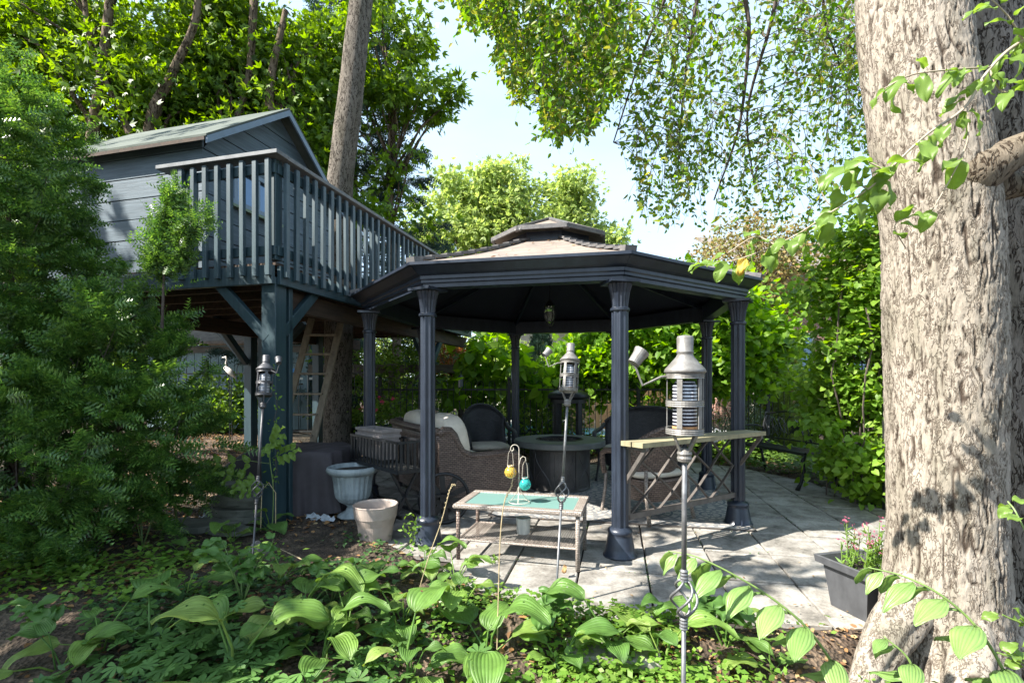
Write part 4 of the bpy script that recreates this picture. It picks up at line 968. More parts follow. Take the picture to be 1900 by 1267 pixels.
for o in S.objects:
    if o.name.startswith('flower_pot') and o.parent is None: o.location.z = .288
# --- cast-iron bench on the right
bd = Vector((.23, -.97, 0)).normalized(); rzb = math.atan2(.40, -.92)   # local x = facing
bn = thing('iron_bench', (3.86, 6.75, 0), 'black cast-iron garden bench with scrollwork back by the climber', 'bench', math.atan2(-.23, -.97))
Lb = 1.24
MB().tube([(.40, -Lb/2, .44), (.41, 0, .445), (.40, Lb/2, .44)], .022, 8).build('seat_rail', M['iron'], bn)
for k in range(6): MB().bar((.33-.07*k, -Lb/2, .435), (.33-.07*k, Lb/2, .435), .045, .012).build('seat_slat', M['iron'], bn)
for s_ in (-1, 1):
    y = s_*Lb/2
    MB().tube([(-.10, y, .90), (-.06, y, .70), (-.02, y, .46), (.0, y, .40), (-.04, y, .22), (-.10, y, .0)], [.016, .018, .02, .02, .018, .026], 8).build('back_leg', M['iron'], bn, smooth=True)
    MB().tube([(.40, y, .43), (.44, y, .36), (.42, y, .24), (.46, y, .10), (.52, y, .0)], [.02, .024, .018, .018, .028], 8).build('front_leg', M['iron'], bn, smooth=True)
    P = [(-.06, y, .66), (.08, y, .70), (.24, y, .70), (.36, y, .66), (.40, y, .60), (.36, y, .55), (.31, y, .58), (.33, y, .62)]; MB().tube(P, .014, 8).build('arm', M['iron'], bn, smooth=True)
def bk(y, z): return Vector((-.03-.16*(z-.46), y, z))
MB().tube([bk(y, .86+.07*math.cos(y*PI/Lb)) for y in np.linspace(-Lb/2, Lb/2, 21)], .014, 8).build('back_rail', M['iron'], bn, smooth=True)
MB().tube([bk(-Lb/2, .53), bk(Lb/2, .53)], .012, 8).build('back_rail', M['iron'], bn)
for s_ in (-1, 1):
    for k in range(4):
        yc = s_*(.13+.13*k); zc = .70; 
        P = [bk(yc+s_*(.008+.010*q)*math.cos(q*.75)*(1.1), zc+(.012+.0135*q)*math.sin(q*.75+k)) for q in range(12)]; MB().tube(P, .0065, 5).build('scroll', M['iron'], bn)
        P = [bk(yc+s_*.05+.03*math.sin(q), .55+.31*q/7) for q in range(8)]; MB().tube(P, .006, 5).build('scroll', M['iron'], bn)
# vine-leaf emblem in the middle of the back
lf = [(0, -.13), (.05, -.08), (.11, -.07), (.09, -.01), (.13, .05), (.07, .06), (.05, .11), (0, .08), (-.05, .11), (-.07, .06), (-.13, .05), (-.09, -.01), (-.11, -.07), (-.05, -.08)]
A = [bk(y, .70+z)+Vector((.01, 0, 0)) for y, z in lf]; B = [bk(y, .70+z)-Vector((.01, 0, 0)) for y, z in lf]; MB().prism(A, B).build('leaf_emblem', M['iron'], bn)
# ================================================================ TORCHES
def labelm():
    m, t, b = nmat('printed_can_label'); v = coords(t, 'Object'); sx = N(t, 'ShaderNodeSeparateXYZ'); t.links.new(v, sx.inputs[0])
    w1 = N(t, 'ShaderNodeMath', operation='MULTIPLY'); w1.inputs[1].default_value = 560; t.links.new(sx.outputs['Z'], w1.inputs[0])
    s1 = N(t, 'ShaderNodeMath', operation='SINE'); t.links.new(w1.outputs[0], s1.inputs[0])
    nn = N(t, 'ShaderNodeTexNoise', Scale=1.0, Detail=1); mp_ = N(t, 'ShaderNodeMapping'); mp_.inputs['Scale'].default_value = (240, 240, 90); t.links.new(v, mp_.inputs[0]); t.links.new(mp_.outputs[0], nn.inputs['Vector'])
    a = N(t, 'ShaderNodeMath', operation='MULTIPLY'); t.links.new(s1.outputs[0], a.inputs[0]); t.links.new(nn.outputs['Fac'], a.inputs[1])
    t.links.new(ramp(t, a.outputs[0], [(.13, (.02, .02, .03)), (.22, (.62, .64, .70))]), b.inputs['Base Color']); b.inputs['Roughness'].default_value = .3; return m
M['label'] = labelm()
def torch(base, head, label, mets, cup_a, tw_f=.60, tiltcup=.6):
    base = Vector(base); head = Vector(head); ax = (head-base); L = ax.length; 
    t_ = thing('garden_torch', base, label, 'torch', 0, 'torches standing in the planting bed')
    R = Vector((0, 0, 1)).rotation_difference(ax).to_matrix(); mp_, mc_ = mets
    def T(mb): mb.V = [R @ v_ for v_ in mb.V]; return mb
    z1 = L*tw_f; h = .125
    T(MB().tube([(0, 0, -.1), (0, 0, z1-h/2-.02)], .0075, 10)).build('pole', mp_, t_, smooth=True); T(MB().tube([(0, 0, z1+h/2+.02), (0, 0, L-.30)], .0085, 10)).build('pole', mp_, t_, smooth=True)
    for zz in (z1-h/2-.02, z1+h/2+.012): T(MB().lathe([(.009, -.022), (.014, -.018), (.012, -.013), (.014, -.008), (.012, -.003), (.014, .003), (.012, .008), (.014, .014), (.009, .02)], 14, (0, 0, zz))).build('collar', mp_, t_)
    for k in range(4):
        P = []
        for q in range(13):
            f = q/12; a = k*PI/2+f*PI*.9; r = .006+.036*math.sin(PI*f)**.75; P.append((r*math.cos(a), r*math.sin(a), z1-h/2+h*f))
        T(MB().tube(P, .0045, 6)).build('twist_bar', mp_, t_, smooth=True)
    z0 = L-.30
    T(MB().lathe([(.010, -.03), (.021, -.025), (.024, -.015), (.021, -.008), (.024, 0), (.021, .008), (.014, .016)], 18, (0, 0, z0))).build('collar', mc_, t_)
    for k in range(4): a = k*PI/2+.5; T(MB().bar((.018*math.cos(a), .018*math.sin(a), z0+.005), (.056*math.cos(a), .056*math.sin(a), z0+.075), .010, .004, (0, 0, 1))).build('strut', mc_, t_)
    for zz in (.075, .165, .255):
        z_ = z0+zz; T(MB().lathe([(.056, z_-.009), (.060, z_-.010), (.0585, z_-.006), (.0605, z_-.003), (.0585, z_), (.0605, z_+.003), (.0585, z_+.006), (.060, z_+.010), (.056, z_+.009)], 36, cap=(False, False))).build('band', mc_, t_)
    T(MB().lathe([(0, z0+.068), (.055, z0+.068), (.055, z0+.073), (0, z0+.073)], 24, cap=(False, False))).build('cage_floor', mc_, t_)
    for k in range(5): a = k*2*PI/5+.95+PI; T(MB().box((.0555*math.cos(a), .0555*math.sin(a), z0+.165), (.003, .017, .18), Matrix.Rotation(a, 3, 'Z'))).build('cage_bar', mc_, t_)
    cn = T(MB().lathe([(.036, z0+.078), (.038, z0+.08), (.038, z0+.22), (.03, z0+.235), (.015, z0+.24), (0, z0+.24)], 28)).build('fuel_can', M['label'], t_, smooth=True)
    MB_ = T(MB().lathe([(.0385, z0+.078), (.0392, z0+.08), (.0392, z0+.088), (.0385, z0+.09)], 28, cap=(False, False))); MB_.build('can_rim', M['orange'], cn)
    T(MB().lathe([(.062, z0+.262), (.066, z0+.266), (.063, z0+.275), (.045, z0+.295), (.028, z0+.315), (.024, z0+.325), (.027, z0+.328), (.027, z0+.333), (.025, z0+.335), (.0265, z0+.375), (.024, z0+.382), (0, z0+.386)], 32)).build('cap', mc_, t_, smooth=True)
    ca, sa = math.cos(cup_a), math.sin(cup_a); P = [(.055*ca, .055*sa, z0+.252), (.075*ca, .075*sa, z0+.250), (.135*ca, .135*sa, z0+.222), (.165*ca, .165*sa, z0+.30)]
    arm_ = T(MB().tube(P, .004, 6)).build('snuffer_arm', mc_, t_)
    T(MB().lathe([(.020, -.028), (.022, .005), (.027, .024), (.024, .024), (.018, -.02), (0, -.026)], 20, (.150*ca, .150*sa, z0+.315), axis=(-ca*tiltcup, -sa*tiltcup+.25, .8))).build('snuffer_cup', mc_, arm_)
    T(MB().tube([(.060, 0, z0+.075), (.060, 0, z0+.26)], .002, 4)).build('cage_wire', mc_, t_)
H3 = Wp(1271, 620, 1.60); H3.z = 1.31+(712-622)*1.6/F
torch((H3.x-.0, 1.62, -.09), H3-Vector((0, 0, .085)), 'nearest and largest metal garden torch with printed can, beside the lattice shelf', (M['steel'], M['torch']), PI*.97, .475)
h2 = Wp(1058, 636, 3.18); b2 = Wp(1026, 1195, 2.85)
torch(b2, h2-Vector((0, 0, .085)), 'slightly leaning metal garden torch standing in front of the fire table', (M['steel'], M['torch']), PI*.96, .50)
h1 = Wp(493, 658, 3.75); b1 = Wp(465, 1090, 3.40)
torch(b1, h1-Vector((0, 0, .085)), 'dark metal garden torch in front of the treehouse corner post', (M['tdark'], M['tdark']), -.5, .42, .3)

# ================================================================ CLOTH-COVERED HEAP AND FLAT STONES
def cover():
    u = thing('covered_heap', (-2.42, 5.22, 0), 'dark plum cloth cover draped over a low heap behind the corner post', 'cover')
    rows = []; nt_ = 120
    for k in range(0, 30):
        f = k/29; row = []
        for j in range(nt_):
            a = 2*PI*j/nt_; ca, sa = math.cos(a), math.sin(a); e = .55
            sx_ = math.copysign(abs(ca)**e, ca)*.68; sy_ = math.copysign(abs(sa)**e, sa)*.42
            ztop = .64 if sx_ > -.2 else .64-.36*min(1, (-.2-sx_)/.55)
            fold = math.sin(a*13+2*math.sin(a*3))*.5+math.sin(a*29+1.3)*.22+math.sin(a*7)*.3
            if f < .45: s_ = f/.45*.97; z = ztop+.008*math.sin(sx_*s_*17)+.006*math.sin(sy_*s_*23); x, y = sx_*s_, sy_*s_
            else:
                g_ = (f-.45)/.55; bot = .03 if sx_ > -.45 else .30; z = ztop*(1-g_)+bot*g_; q = 1+.13*g_**1.3+fold*.15*g_**.8; z += .03*g_*fold; x, y = sx_*q, sy_*q
                if g_ < .12: z = ztop-g_*.25
            zz_ = ztop if sx_*min(1, f/.45) > -.2 else ztop
            row.append(Vector((x, y, z)))
        rows.append(row)
    for k in range(13):
        for j in range(nt_):
            p = rows[k][j]; p.z = (.64 if p.x > -.2 else .64-.36*min(1, (-.2-p.x)/.55))+.010*math.sin(p.x*17+p.y*9)+.006*math.sin(p.y*23-p.x*11)
    q = MB().grid(rows, True); q.build('cloth', M['cover'], u, smooth=True)
    u2 = thing('plastic_scrap', (-1.96, 4.72, .015), 'pale crumpled plastic edge poking out beneath the dark cloth cover', 'plastic')
    q = MB().grid([[Vector((.30*i/8+.02*math.sin(j*3), -.05+.06*j/4-.12*i/8, .012+.02*math.sin(i*1.9+j)+.01*j)) for j in range(5)] for i in range(9)]); q.build('sheet', M['cloth'], u2)
    u2 = thing('plastic_scrap', (-2.95, 4.62, .02), 'pale crumpled plastic scrap beside the stack of flat stones', 'plastic')
    q = MB().grid([[Vector((.16*i/8, .11*j/6, .03+.028*math.sin(i*2.3+j*1.7)+.01*math.sin(j*4))) for j in range(7)] for i in range(9)]); q.build('sheet', M['cloth'], u2)
    ss = thing('stone_stack', (-2.62, 4.72, 0), 'stack of mossy flat fieldstones at the left end of the cloth cover', 'stones')
    def stone(c, sx_, sy_, h, rz_):
        n = 11; A = []; B = []
        for k in range(n):
            a = 2*PI*k/n; r = 1+random.uniform(-.14, .12); A.append(Vector((sx_*r*math.cos(a), sy_*r*math.sin(a), -h/2))); B.append(Vector((sx_*r*.97*math.cos(a), sy_*r*.95*math.sin(a), h/2+random.uniform(-.006, .006))))
        Rm = Matrix.Rotation(rz_, 3, 'Z') @ Matrix.Rotation(random.uniform(-.05, .05), 3, 'X'); q = MB().prism([Rm @ p+Vector(c) for p in A], [Rm @ p+Vector(c) for p in B]); q.build('stone', M['stone'], ss)
    z = .03
    for k in range(7):
        h = random.uniform(.035, .06); stone((.06+random.uniform(-.07, .07), random.uniform(-.04, .04), z+h/2), .36-.015*k, .20, h, random.uniform(-.2, .2)); z += h+.002
    stone((-.12, -.30, .045), .30, .15, .05, .4); stone((-.45, -.22, .03), .22, .14, .045, -.2); stone((.15, -.42, .035), .26, .12, .04, -.3)
cover()
# small tin half hidden in the hostas
P = Wp(482, 1022, 3.75); u = thing('tin_pot', P, 'small tipped grey plastic pot lying among the leaves by the dark torch', 'pot')
MB().lathe([(.035, -.06), (.04, -.055), (.055, .05), (.057, .06), (.05, .055), (.035, -.05), (0, -.05)], 20, axis=(-.35, -.45, .5)).build('shell', M['soilcan'], u, smooth=True)
# heron figurine by the left fence
P = Wp(424, 705, 8.2); P.z = gzf(P.x, P.y); hn = Wp(418, 690, 8.2).z-P.z+.06
u = thing('heron_ornament', P, 'small white heron ornament standing under the deck by the fence', 'ornament')
q = MB().tube([(-.03, 0, hn), (-.045, 0, hn+.09), (-.03, 0, hn+.15), (-.05, 0, hn+.19), (-.11, 0, hn+.18)], [.02, .013, .011, .018, .004], 8); q.tube([(-.06, 0, hn+.02), (.03, 0, hn-.06), (.12, 0, hn-.17)], [.03, .05, .008], 10); q.build('body', M['white'], u, smooth=True)
MB().tube([(.01, 0, hn-.05), (.02, 0, 0)], .006, 5).build('leg', M['iron'], u); MB().tube([(.04, 0, hn-.07), (.06, 0, 0)], .006, 5).build('leg', M['iron'], u)
# small wall lantern on the fence
P = Wp(855, 710, 8.72); u = thing('fence_lantern', P, 'tiny dark lantern hung on the picket fence', 'lantern')
MB().lathe([(.03, -.10), (.05, -.08), (.05, -.06), (.045, .08), (.055, .10), (.02, .14), (0, .15)], 10).build('body', M['pot2'], u); MB().tube([(0, 0, .14), (0, .04, .2)], .008, 5).build('hook', M['iron'], u)

# ================================================================ BACKGROUND BUILDINGS
sh = thing('garden_shed', (-8.6, 11.6, .2), 'blue-grey boarded shed with sloping roof seen beneath the deck', 'shed', -.1)
for k in range(20): MB().box((.2*k+.1, 0, 1.0), (.19, .03, 2.0), None, .004).build('board', M['shed'], sh)
for k in range(12): MB().box((3.99, .12+.2*k, 1.0), (.03, .19, 2.0), None, .004).build('board', M['shed'], sh)
MB().prism([(-.3, -.25, 2.02), (4.3, -.25, 2.02), (4.3, 1.3, 2.75), (-.3, 1.3, 2.75)], [(-.3, -.25, 2.08), (4.3, -.25, 2.08), (4.3, 1.3, 2.81), (-.3, 1.3, 2.81)]).build('roof', M['shingle'], sh)
MB().prism([(-.3, 2.85, 2.02), (4.3, 2.85, 2.02), (4.3, 1.31, 2.75), (-.3, 1.31, 2.75)], [(-.3, 2.85, 2.08), (4.3, 2.85, 2.08), (4.3, 1.31, 2.81), (-.3, 1.31, 2.81)]).build('roof', M['shingle'], sh)
MB().box((2, -.04, 1.9), (4.1, .04, .14)).build('fascia', M['oldwood'], sh)
# horizontal trellis frame beyond the ladder
tr = thing('timber_trellis', (-3.6, 9.6, 0), 'weathered timber trellis frame beyond the ladder and tree trunk', 'trellis')
for x in (0, 1.25, 2.6): MB().box((x, 0, .85), (.10, .10, 1.7), None, .005).build('post', M['oldwood'], tr)
MB().box((1.3, -.07, 1.60), (3.3, .05, .16), None, .005).build('beam', M['oldwood'], tr); MB().box((1.3, .07, 1.60), (3.3, .05, .16), None, .005).build('beam', M['oldwood'], tr)
for (a, b_) in (((.05, -.1, 1.0), (.6, -.1, 1.52)), ((1.2, -.1, 1.0), (.65, -.1, 1.52)), ((1.3, -.1, 1.0), (1.85, -.1, 1.52)), ((2.55, -.1, 1.0), (2.0, -.1, 1.52))): MB().bar(a, b_, .04, .08, (0, 1, 0)).build('brace', M['oldwood'], tr)
bt = thing('pool_slide_cover', (-4.6, 11.4, 1.62), 'bright blue tarpaulin roll seen through the ladder rungs', 'tarpaulin')
MB().lathe([(.02, -.9), (.17, -.88), (.19, -.3), (.17, .4), (.15, .9), (.02, .92)], 14, axis=(1, 0, .03)).build('roll', M['bluetarp'], bt, smooth=True)
for x in (-.6, .6): MB().box((x, 0, -.85), (.08, .08, 1.4)).build('leg', M['white'], bt)
MB().box((0, 0, -.19), (2.0, .4, .05)).build('tray', M['white'], bt)
wl = thing('cedar_fence', (1.6, 13.5, 0), 'sunlit orange cedar board fence beyond the picket fence', 'fence', .02)
for k in range(24): MB().box((.15*k, 0, .75), (.142, .022, 1.5), None, .003).build('board', M['orange'], wl)
hs_ = thing('white_house', (-1.5, 27, 0), 'pale rendered house wall glimpsed above the rear shrubs', 'house')
MB().box((4, 3, 2.6), (9, 6, 5.2)).build('wall', M['white'], hs_)
MB().prism([(-.8, -.3, 5.2), (8.8, -.3, 5.2), (8.8, 3, 7), (-.8, 3, 7)], [(-.8, -.3, 5.32), (8.8, -.3, 5.32), (8.8, 3, 7.12), (-.8, 3, 7.12)]).build('roof', M['shingle'], hs_)
for x in (1.5, 4, 6.5):
    w_ = MB().box((x, -.01, 2.9), (1.1, .06, 1.4)).build('window', M['white'], hs_); MB().box((x, -.045, 2.9), (.95, .02, 1.25)).build('pane', gm, w_)
bk_ = thing('brick_house', (7.6, 15.2, 0), 'red-brown brick house with white corner trim behind the climber', 'house', .15)
mt, t, b = nmat('brick_wall'); br = N(t, 'ShaderNodeTexBrick'); cu = t.nodes.new('ShaderNodeUVMap'); cu.uv_map = 'UVMap'; t.links.new(cu.outputs[0], br.inputs['Vector']); br.inputs['Scale'].default_value = 4.4
br.inputs['Color1'].default_value = (.36, .15, .10, 1); br.inputs['Color2'].default_value = (.27, .11, .08, 1); br.inputs['Mortar'].default_value = (.42, .36, .32, 1); br.inputs['Mortar Size'].default_value = .03; t.links.new(br.outputs['Color'], b.inputs['Base Color']); b.inputs['Roughness'].default_value = .9
MB().box((3.5, 3, 2.4), (7, 6, 4.8)).build('wall', mt, bk_)
MB().box((-.06, -.05, 2.4), (.35, .35, 4.8)).build('corner_trim', M['white'], bk_)
MB().prism([(-.4, -.4, 4.8), (7.4, -.4, 4.8), (7.4, 3, 6.6), (-.4, 3, 6.6)], [(-.4, -.4, 4.92), (7.4, -.4, 4.92), (7.4, 3, 6.72), (-.4, 3, 6.72)]).build('roof', M['shingle'], bk_)
for x in (1.4, 3.6): w_ = MB().box((x, -.01, 2.2), (1.0, .06, 1.4)).build('window', M['white'], bk_); MB().box((x, -.045, 2.2), (.85, .02, 1.25)).build('pane', gm, w_)
# ================================================================ VEGETATION
def spline(P, n):
    P = [np.array(p, float) for p in P]; out_ = []
    Q = [2*P[0]-P[1]]+P+[2*P[-1]-P[-2]]
    for i in range(1, len(Q)-2):
        for k in range(n):
            t_ = k/n; a, b_, c, d = Q[i-1], Q[i], Q[i+1], Q[i+2]
            out_.append(.5*((2*b_)+(-a+c)*t_+(2*a-5*b_+4*c-d)*t_**2+(-a+3*b_-3*c+d)*t_**3))
    out_.append(P[-1]); return np.array(out_)
def trunk_mesh(name, P, nring, nseg, mat, amp=.02, crack=0, fl=0, seed=0, lob=.05, rs=1.0):
    C = spline(P, nring); C[:, 3] *= rs; m = len(C); X = C[:, :3]; R = C[:, 3]
    T = unit(np.gradient(X, axis=0)); u = np.cross(T, np.array([0, 1, 0.001])); u = unit(u); v_ = np.cross(T, u)
    th = np.arange(nseg)*2*PI/nseg; ct_, st_ = np.cos(th), np.sin(th)
    D = ct_[None, :, None]*u[:, None, :]+st_[None, :, None]*v_[:, None, :]
    s_ = np.concatenate([[0], np.cumsum(np.linalg.norm(np.diff(X, axis=0), axis=1))])
    cx_, cy_ = np.broadcast_to(ct_[None], (m, nseg)), np.broadcast_to(st_[None], (m, nseg)); Z = np.broadcast_to(s_[:, None], (m, nseg)); RR = np.broadcast_to(R[:, None], (m, nseg))
    r = RR*(1+lob*vnoise(cx_*1.3+5, cy_*1.3, Z*1.2, seed)+lob*.5*vnoise(cx_*3, cy_*3, Z*2, seed+1))
    att = np.zeros((m, nseg))
    if crack:
        q = R.mean(); wx = vnoise(cx_*9, cy_*9, Z*7, seed+5)*.9; wz = vnoise(cx_*7, cy_*7, Z*9, seed+6)*.5
        a = vnoise(cx_*q*46+wx, cy_*q*46+wx, Z*6.5+wz, seed+2); b_ = vnoise(cx_*q*70+wx, cy_*q*70, Z*42+wz, seed+3); g_ = vnoise(cx_*q*30, cy_*q*30, Z*16, seed+7)
        ridge = np.minimum(np.abs(a)*3.6+np.clip(g_*1.5-.1, 0, 1), 1); r2 = np.minimum(np.abs(b_)*3.4+.34+np.clip(-g_*1.8, 0, 1), 1)
        h = np.minimum(ridge, r2); r = r+crack*(sm(0, .5, h)-1)+crack*.3*vnoise(cx_*q*150, cy_*q*150, Z*90, seed+4)+crack*.35*vnoise(cx_*q*40, cy_*q*40, Z*30, seed+8); att = 1-sm(.06, .52, h)
    V = X[:, None, :]+D*r[..., None]
    i, j = np.meshgrid(np.arange(m-1), np.arange(nseg), indexing='ij'); j2 = (j+1) % nseg
    Q = np.stack([i*nseg+j, i*nseg+j2, (i+1)*nseg+j2, (i+1)*nseg+j], -1).reshape(-1, 4)
    return mesh_np(name, V.reshape(-1, 3), Q, None, mat, True, attrs={'crack': att.ravel()})
# ---------------- the big pale tree on the right
TB = Vector((2.02, 2.38, 0))
big = thing('big_tree', TB, 'big pale rough-barked tree trunk standing in the near right corner', 'tree')
def px3(px, py, Y): q = Wp(px, py, Y)-TB; return (q.x, q.y, q.z)
def Rpx(w_, Y): return w_*Y/F/2
P = [(*px3(1738, 1300, 2.35), .40), (*px3(1745, 1235, 2.38), .33), (*px3(1750, 1160, 2.4), .30), (*px3(1752, 1020, 2.4), .268), (*px3(1750, 850, 2.4), .262), (*px3(1750, 700, 2.4), .266), (*px3(1746, 560, 2.4), .272), (*px3(1742, 440, 2.4), .278), (*px3(1728, 320, 2.4), .288),
     (*px3(1708, 180, 2.42), .275), (*px3(1694, 60, 2.44), .272), (*px3(1685, -80, 2.48), .27), (*px3(1672, -300, 2.55), .25), (*px3(1640, -620, 2.7), .20), (*px3(1560, -1000, 3.0), .13), (*px3(1450, -1300, 3.3), .06)]
link('trunk', trunk_mesh('trunk', P, 34, 300, M['bark'], crack=.0085, seed=3, lob=.05, rs=.835), big)
P = [(*px3(1740, 345, 2.36), .07), (*px3(1785, 332, 2.26), .125), (*px3(1838, 308, 2.22), .092), (*px3(1885, 282, 2.2), .07), (*px3(1940, 258, 2.14), .065), (*px3(2060, 190, 2.05), .06), (*px3(2250, 90, 1.9), .03)]
M['barks'] = barkm('smooth_limb_bark', (.20, .165, .125), (.12, .095, .07), (.04, .03, .022), (26, 26, 12), .006)
link('limb', trunk_mesh('limb', P, 10, 48, M['barks'], seed=9, lob=.06), big)
P = [(*px3(1800, 375, 2.36), .04), (*px3(1835, 350, 2.33), .085), (*px3(1880, 345, 2.32), .06), (*px3(1930, 335, 2.3), .05), (*px3(2050, 300, 2.3), .03)]
link('limb', trunk_mesh('limb', P, 10, 36, M['barks'], seed=12, lob=.06), big)
for (pts, r0) in (([(1705, 1090, 2.36), (1655, 1165, 2.30), (1618, 1235, 2.24), (1575, 1330, 2.15)], .105), ([(1790, 1120, 2.30), (1800, 1210, 2.2), (1790, 1300, 2.08), (1770, 1420, 1.95)], .12), ([(1830, 1120, 2.4), (1880, 1190, 2.34), (1935, 1260, 2.25)], .12)):
    P = [(*px3(*p), r0*(1, .95, .7, .4)[i]) for i, p in enumerate(pts)]; link('root', trunk_mesh('root', P, 22, 70, M['bark'], crack=.006, seed=41, lob=.15), big)
# second trunk behind it
T2 = Vector((3.0, 3.05, 0)); big2 = thing('rear_tree', T2, 'second darker rough trunk half hidden behind the big pale tree', 'tree')
def p2(px, py, Y): q = Wp(px, py, Y)-T2; return (q.x, q.y, q.z)
P = [(*p2(1895, 1130, 3.0), .36), (*p2(1885, 1000, 3.0), .27), (*p2(1880, 700, 3.0), .25), (*p2(1868, 400, 3.0), .24), (*p2(1842, 200, 3.0), .225), (*p2(1825, 0, 3.05), .22), (*p2(1800, -250, 3.1), .20), (*p2(1780, -700, 3.3), .12)]
M['bark4'] = barkm('dark_rough_bark', (.22, .195, .17), (.14, .122, .105), (.035, .028, .024), (36, 36, 10), .014)
link('trunk', trunk_mesh('trunk', P, 26, 110, M['bark4'], crack=.010, seed=23, rs=.8), big2)

# ---------------- hanging canopy of the big tree, upper right
def hanging():
    bt_ = [(850, 40), (880, 80), (900, 60), (930, 120), (955, 190), (985, 200), (1010, 262), (1040, 285), (1075, 268), (1110, 250), (1135, 190), (1160, 200), (1180, 280), (1160, 330), (1190, 420), (1230, 430), (1300, 440), (1350, 440), (1420, 430), (1480, 450), (1540, 440), (1600, 330), (1660, 260)]
    pos, axs, szs = [], [], []; tw = MB(); nT = 0; limb_pts = []
    # main limbs: from the trunk above the frame out to the left and towards the viewer
    base = Vector((1.75, 2.8, 5.2))
    limbs = []
    for (e, mid) in (((.4, 5.5, 5.2), (1.1, 4.2, 5.9)), ((-.3, 6.2, 5.8), (.9, 4.6, 6.4)), ((1.8, 5.3, 3.9), (2.0, 4.5, 5.5)), ((1.3, 6.3, 4.4), (1.7, 4.9, 6.0)), ((3.0, 6.1, 3.8), (2.6, 4.7, 5.4)), ((3.8, 5.7, 5.0), (3.0, 4.5, 5.9)), ((2.3, 5.6, 3.4), (2.2, 4.6, 5.2)), ((.5, 6.8, 5.1), (1.3, 5.2, 6.4))):
        C = spline([(*base, 0), (*mid, 0), (mid[0]*.7+e[0]*.3+random.uniform(-.16, .16), mid[1]*.7+e[1]*.3, mid[2]*.7+e[2]*.3+.12, 0), (mid[0]*.35+e[0]*.65+random.uniform(-.2, .2), mid[1]*.35+e[1]*.65, mid[2]*.35+e[2]*.65+random.uniform(0, .15), 0), (*e, 0)], 6)
        r = np.linspace(.030, .008, len(C)); o = MB().tube([c[:3]-np.array(TB) for c in C], list(r), 7).build('limb', M['twig'], big, smooth=True); limbs.append(C[:, :3])
    LP = np.concatenate([l[6:] for l in limbs])
    for k in range(460):
        px = random.uniform(850, 1665); Y = random.uniform(4.5, 6.9)
        bot = np.interp(px, [a for a, b_ in bt_], [b_ for a, b_ in bt_])
        left = px < 1150
        endpy = bot*(1-random.random()**(2.2 if left else 1.3)*.95)-random.uniform(0, 25)*1.0
        length = random.uniform(.5, 1.1)
        e = Wp(px, endpy, Y)
        # each twig grows from the nearest limb point above it, arching out and hanging down
        d = LP-np.array(e)-np.array([0, 0, length*.9]); j = np.argmin((d**2).sum(1)+random.random()*.25); s0 = Vector(LP[j])
        top = e+Vector((random.uniform(-.12, .12), random.uniform(-.12, .12), length))
        far = (top-s0).length
        if far > .9: s0 = top+(s0-top).normalized()*random.uniform(.3, .9)
        C = spline([(*s0, 0), (*(top.lerp(s0, .45)+Vector((0, 0, .08))), 0), (*(top+Vector((random.uniform(-.05, .05), 0, -.12))), 0), (*(top.lerp(e, .55)+Vector((random.uniform(-.09, .09), random.uniform(-.09, .09), 0))), 0), (*e, 0)], 4)[:, :3]
        tw.tube(C-np.array(TB), list(np.linspace(.0055, .0018, len(C))), 3, cap=False)
        dens = .95 if left else .38
        for i in range(len(C)-1):
            f = i/(len(C)-1)
            for q in range(int((1+3*f)*dens*random.uniform(.6, 1.7)+.3)):
                t_ = random.random(); p = C[i]*(1-t_)+C[i+1]*t_
                pos.append(p+rng.normal(size=3)*.012); a = np.array([random.gauss(0, .9), random.gauss(0, .9), -.55]); axs.append(a); szs.append(random.uniform(.055, .088))
            if random.random() < .45*f+.1:      # side twig
                a = Vector((random.gauss(0, 1), random.gauss(0, 1), -.55)).normalized()*random.uniform(.12, .3); p = Vector(C[i]); m_ = p+a*.5+Vector((0, 0, .015)); q2 = p+a+Vector((0, 0, -.05))
                tw.tube([p-TB, m_-TB, q2-TB], [.0022, .0017, .001], 3, cap=False)
                for q in range(int(7*dens)+1):
                    t_ = random.random(); pp = p.lerp(q2, t_)
                    pos.append(np.array(pp)+rng.normal(size=3)*.012); axs.append(np.array([a.x*3, a.y*3, -.4])+rng.normal(size=3)*.5); szs.append(random.uniform(.05, .082))
    tw.build('hanging_twigs', M['twig'], big, kind='stuff')
    pos = np.array(pos)-np.array(TB); n = len(pos)
    link('crown', leaves_mesh('crown', T_LEAF, pos, np.array(axs), rdir(n, .5), np.array(szs), M['l_canopy']), big); return n
nh = hanging()

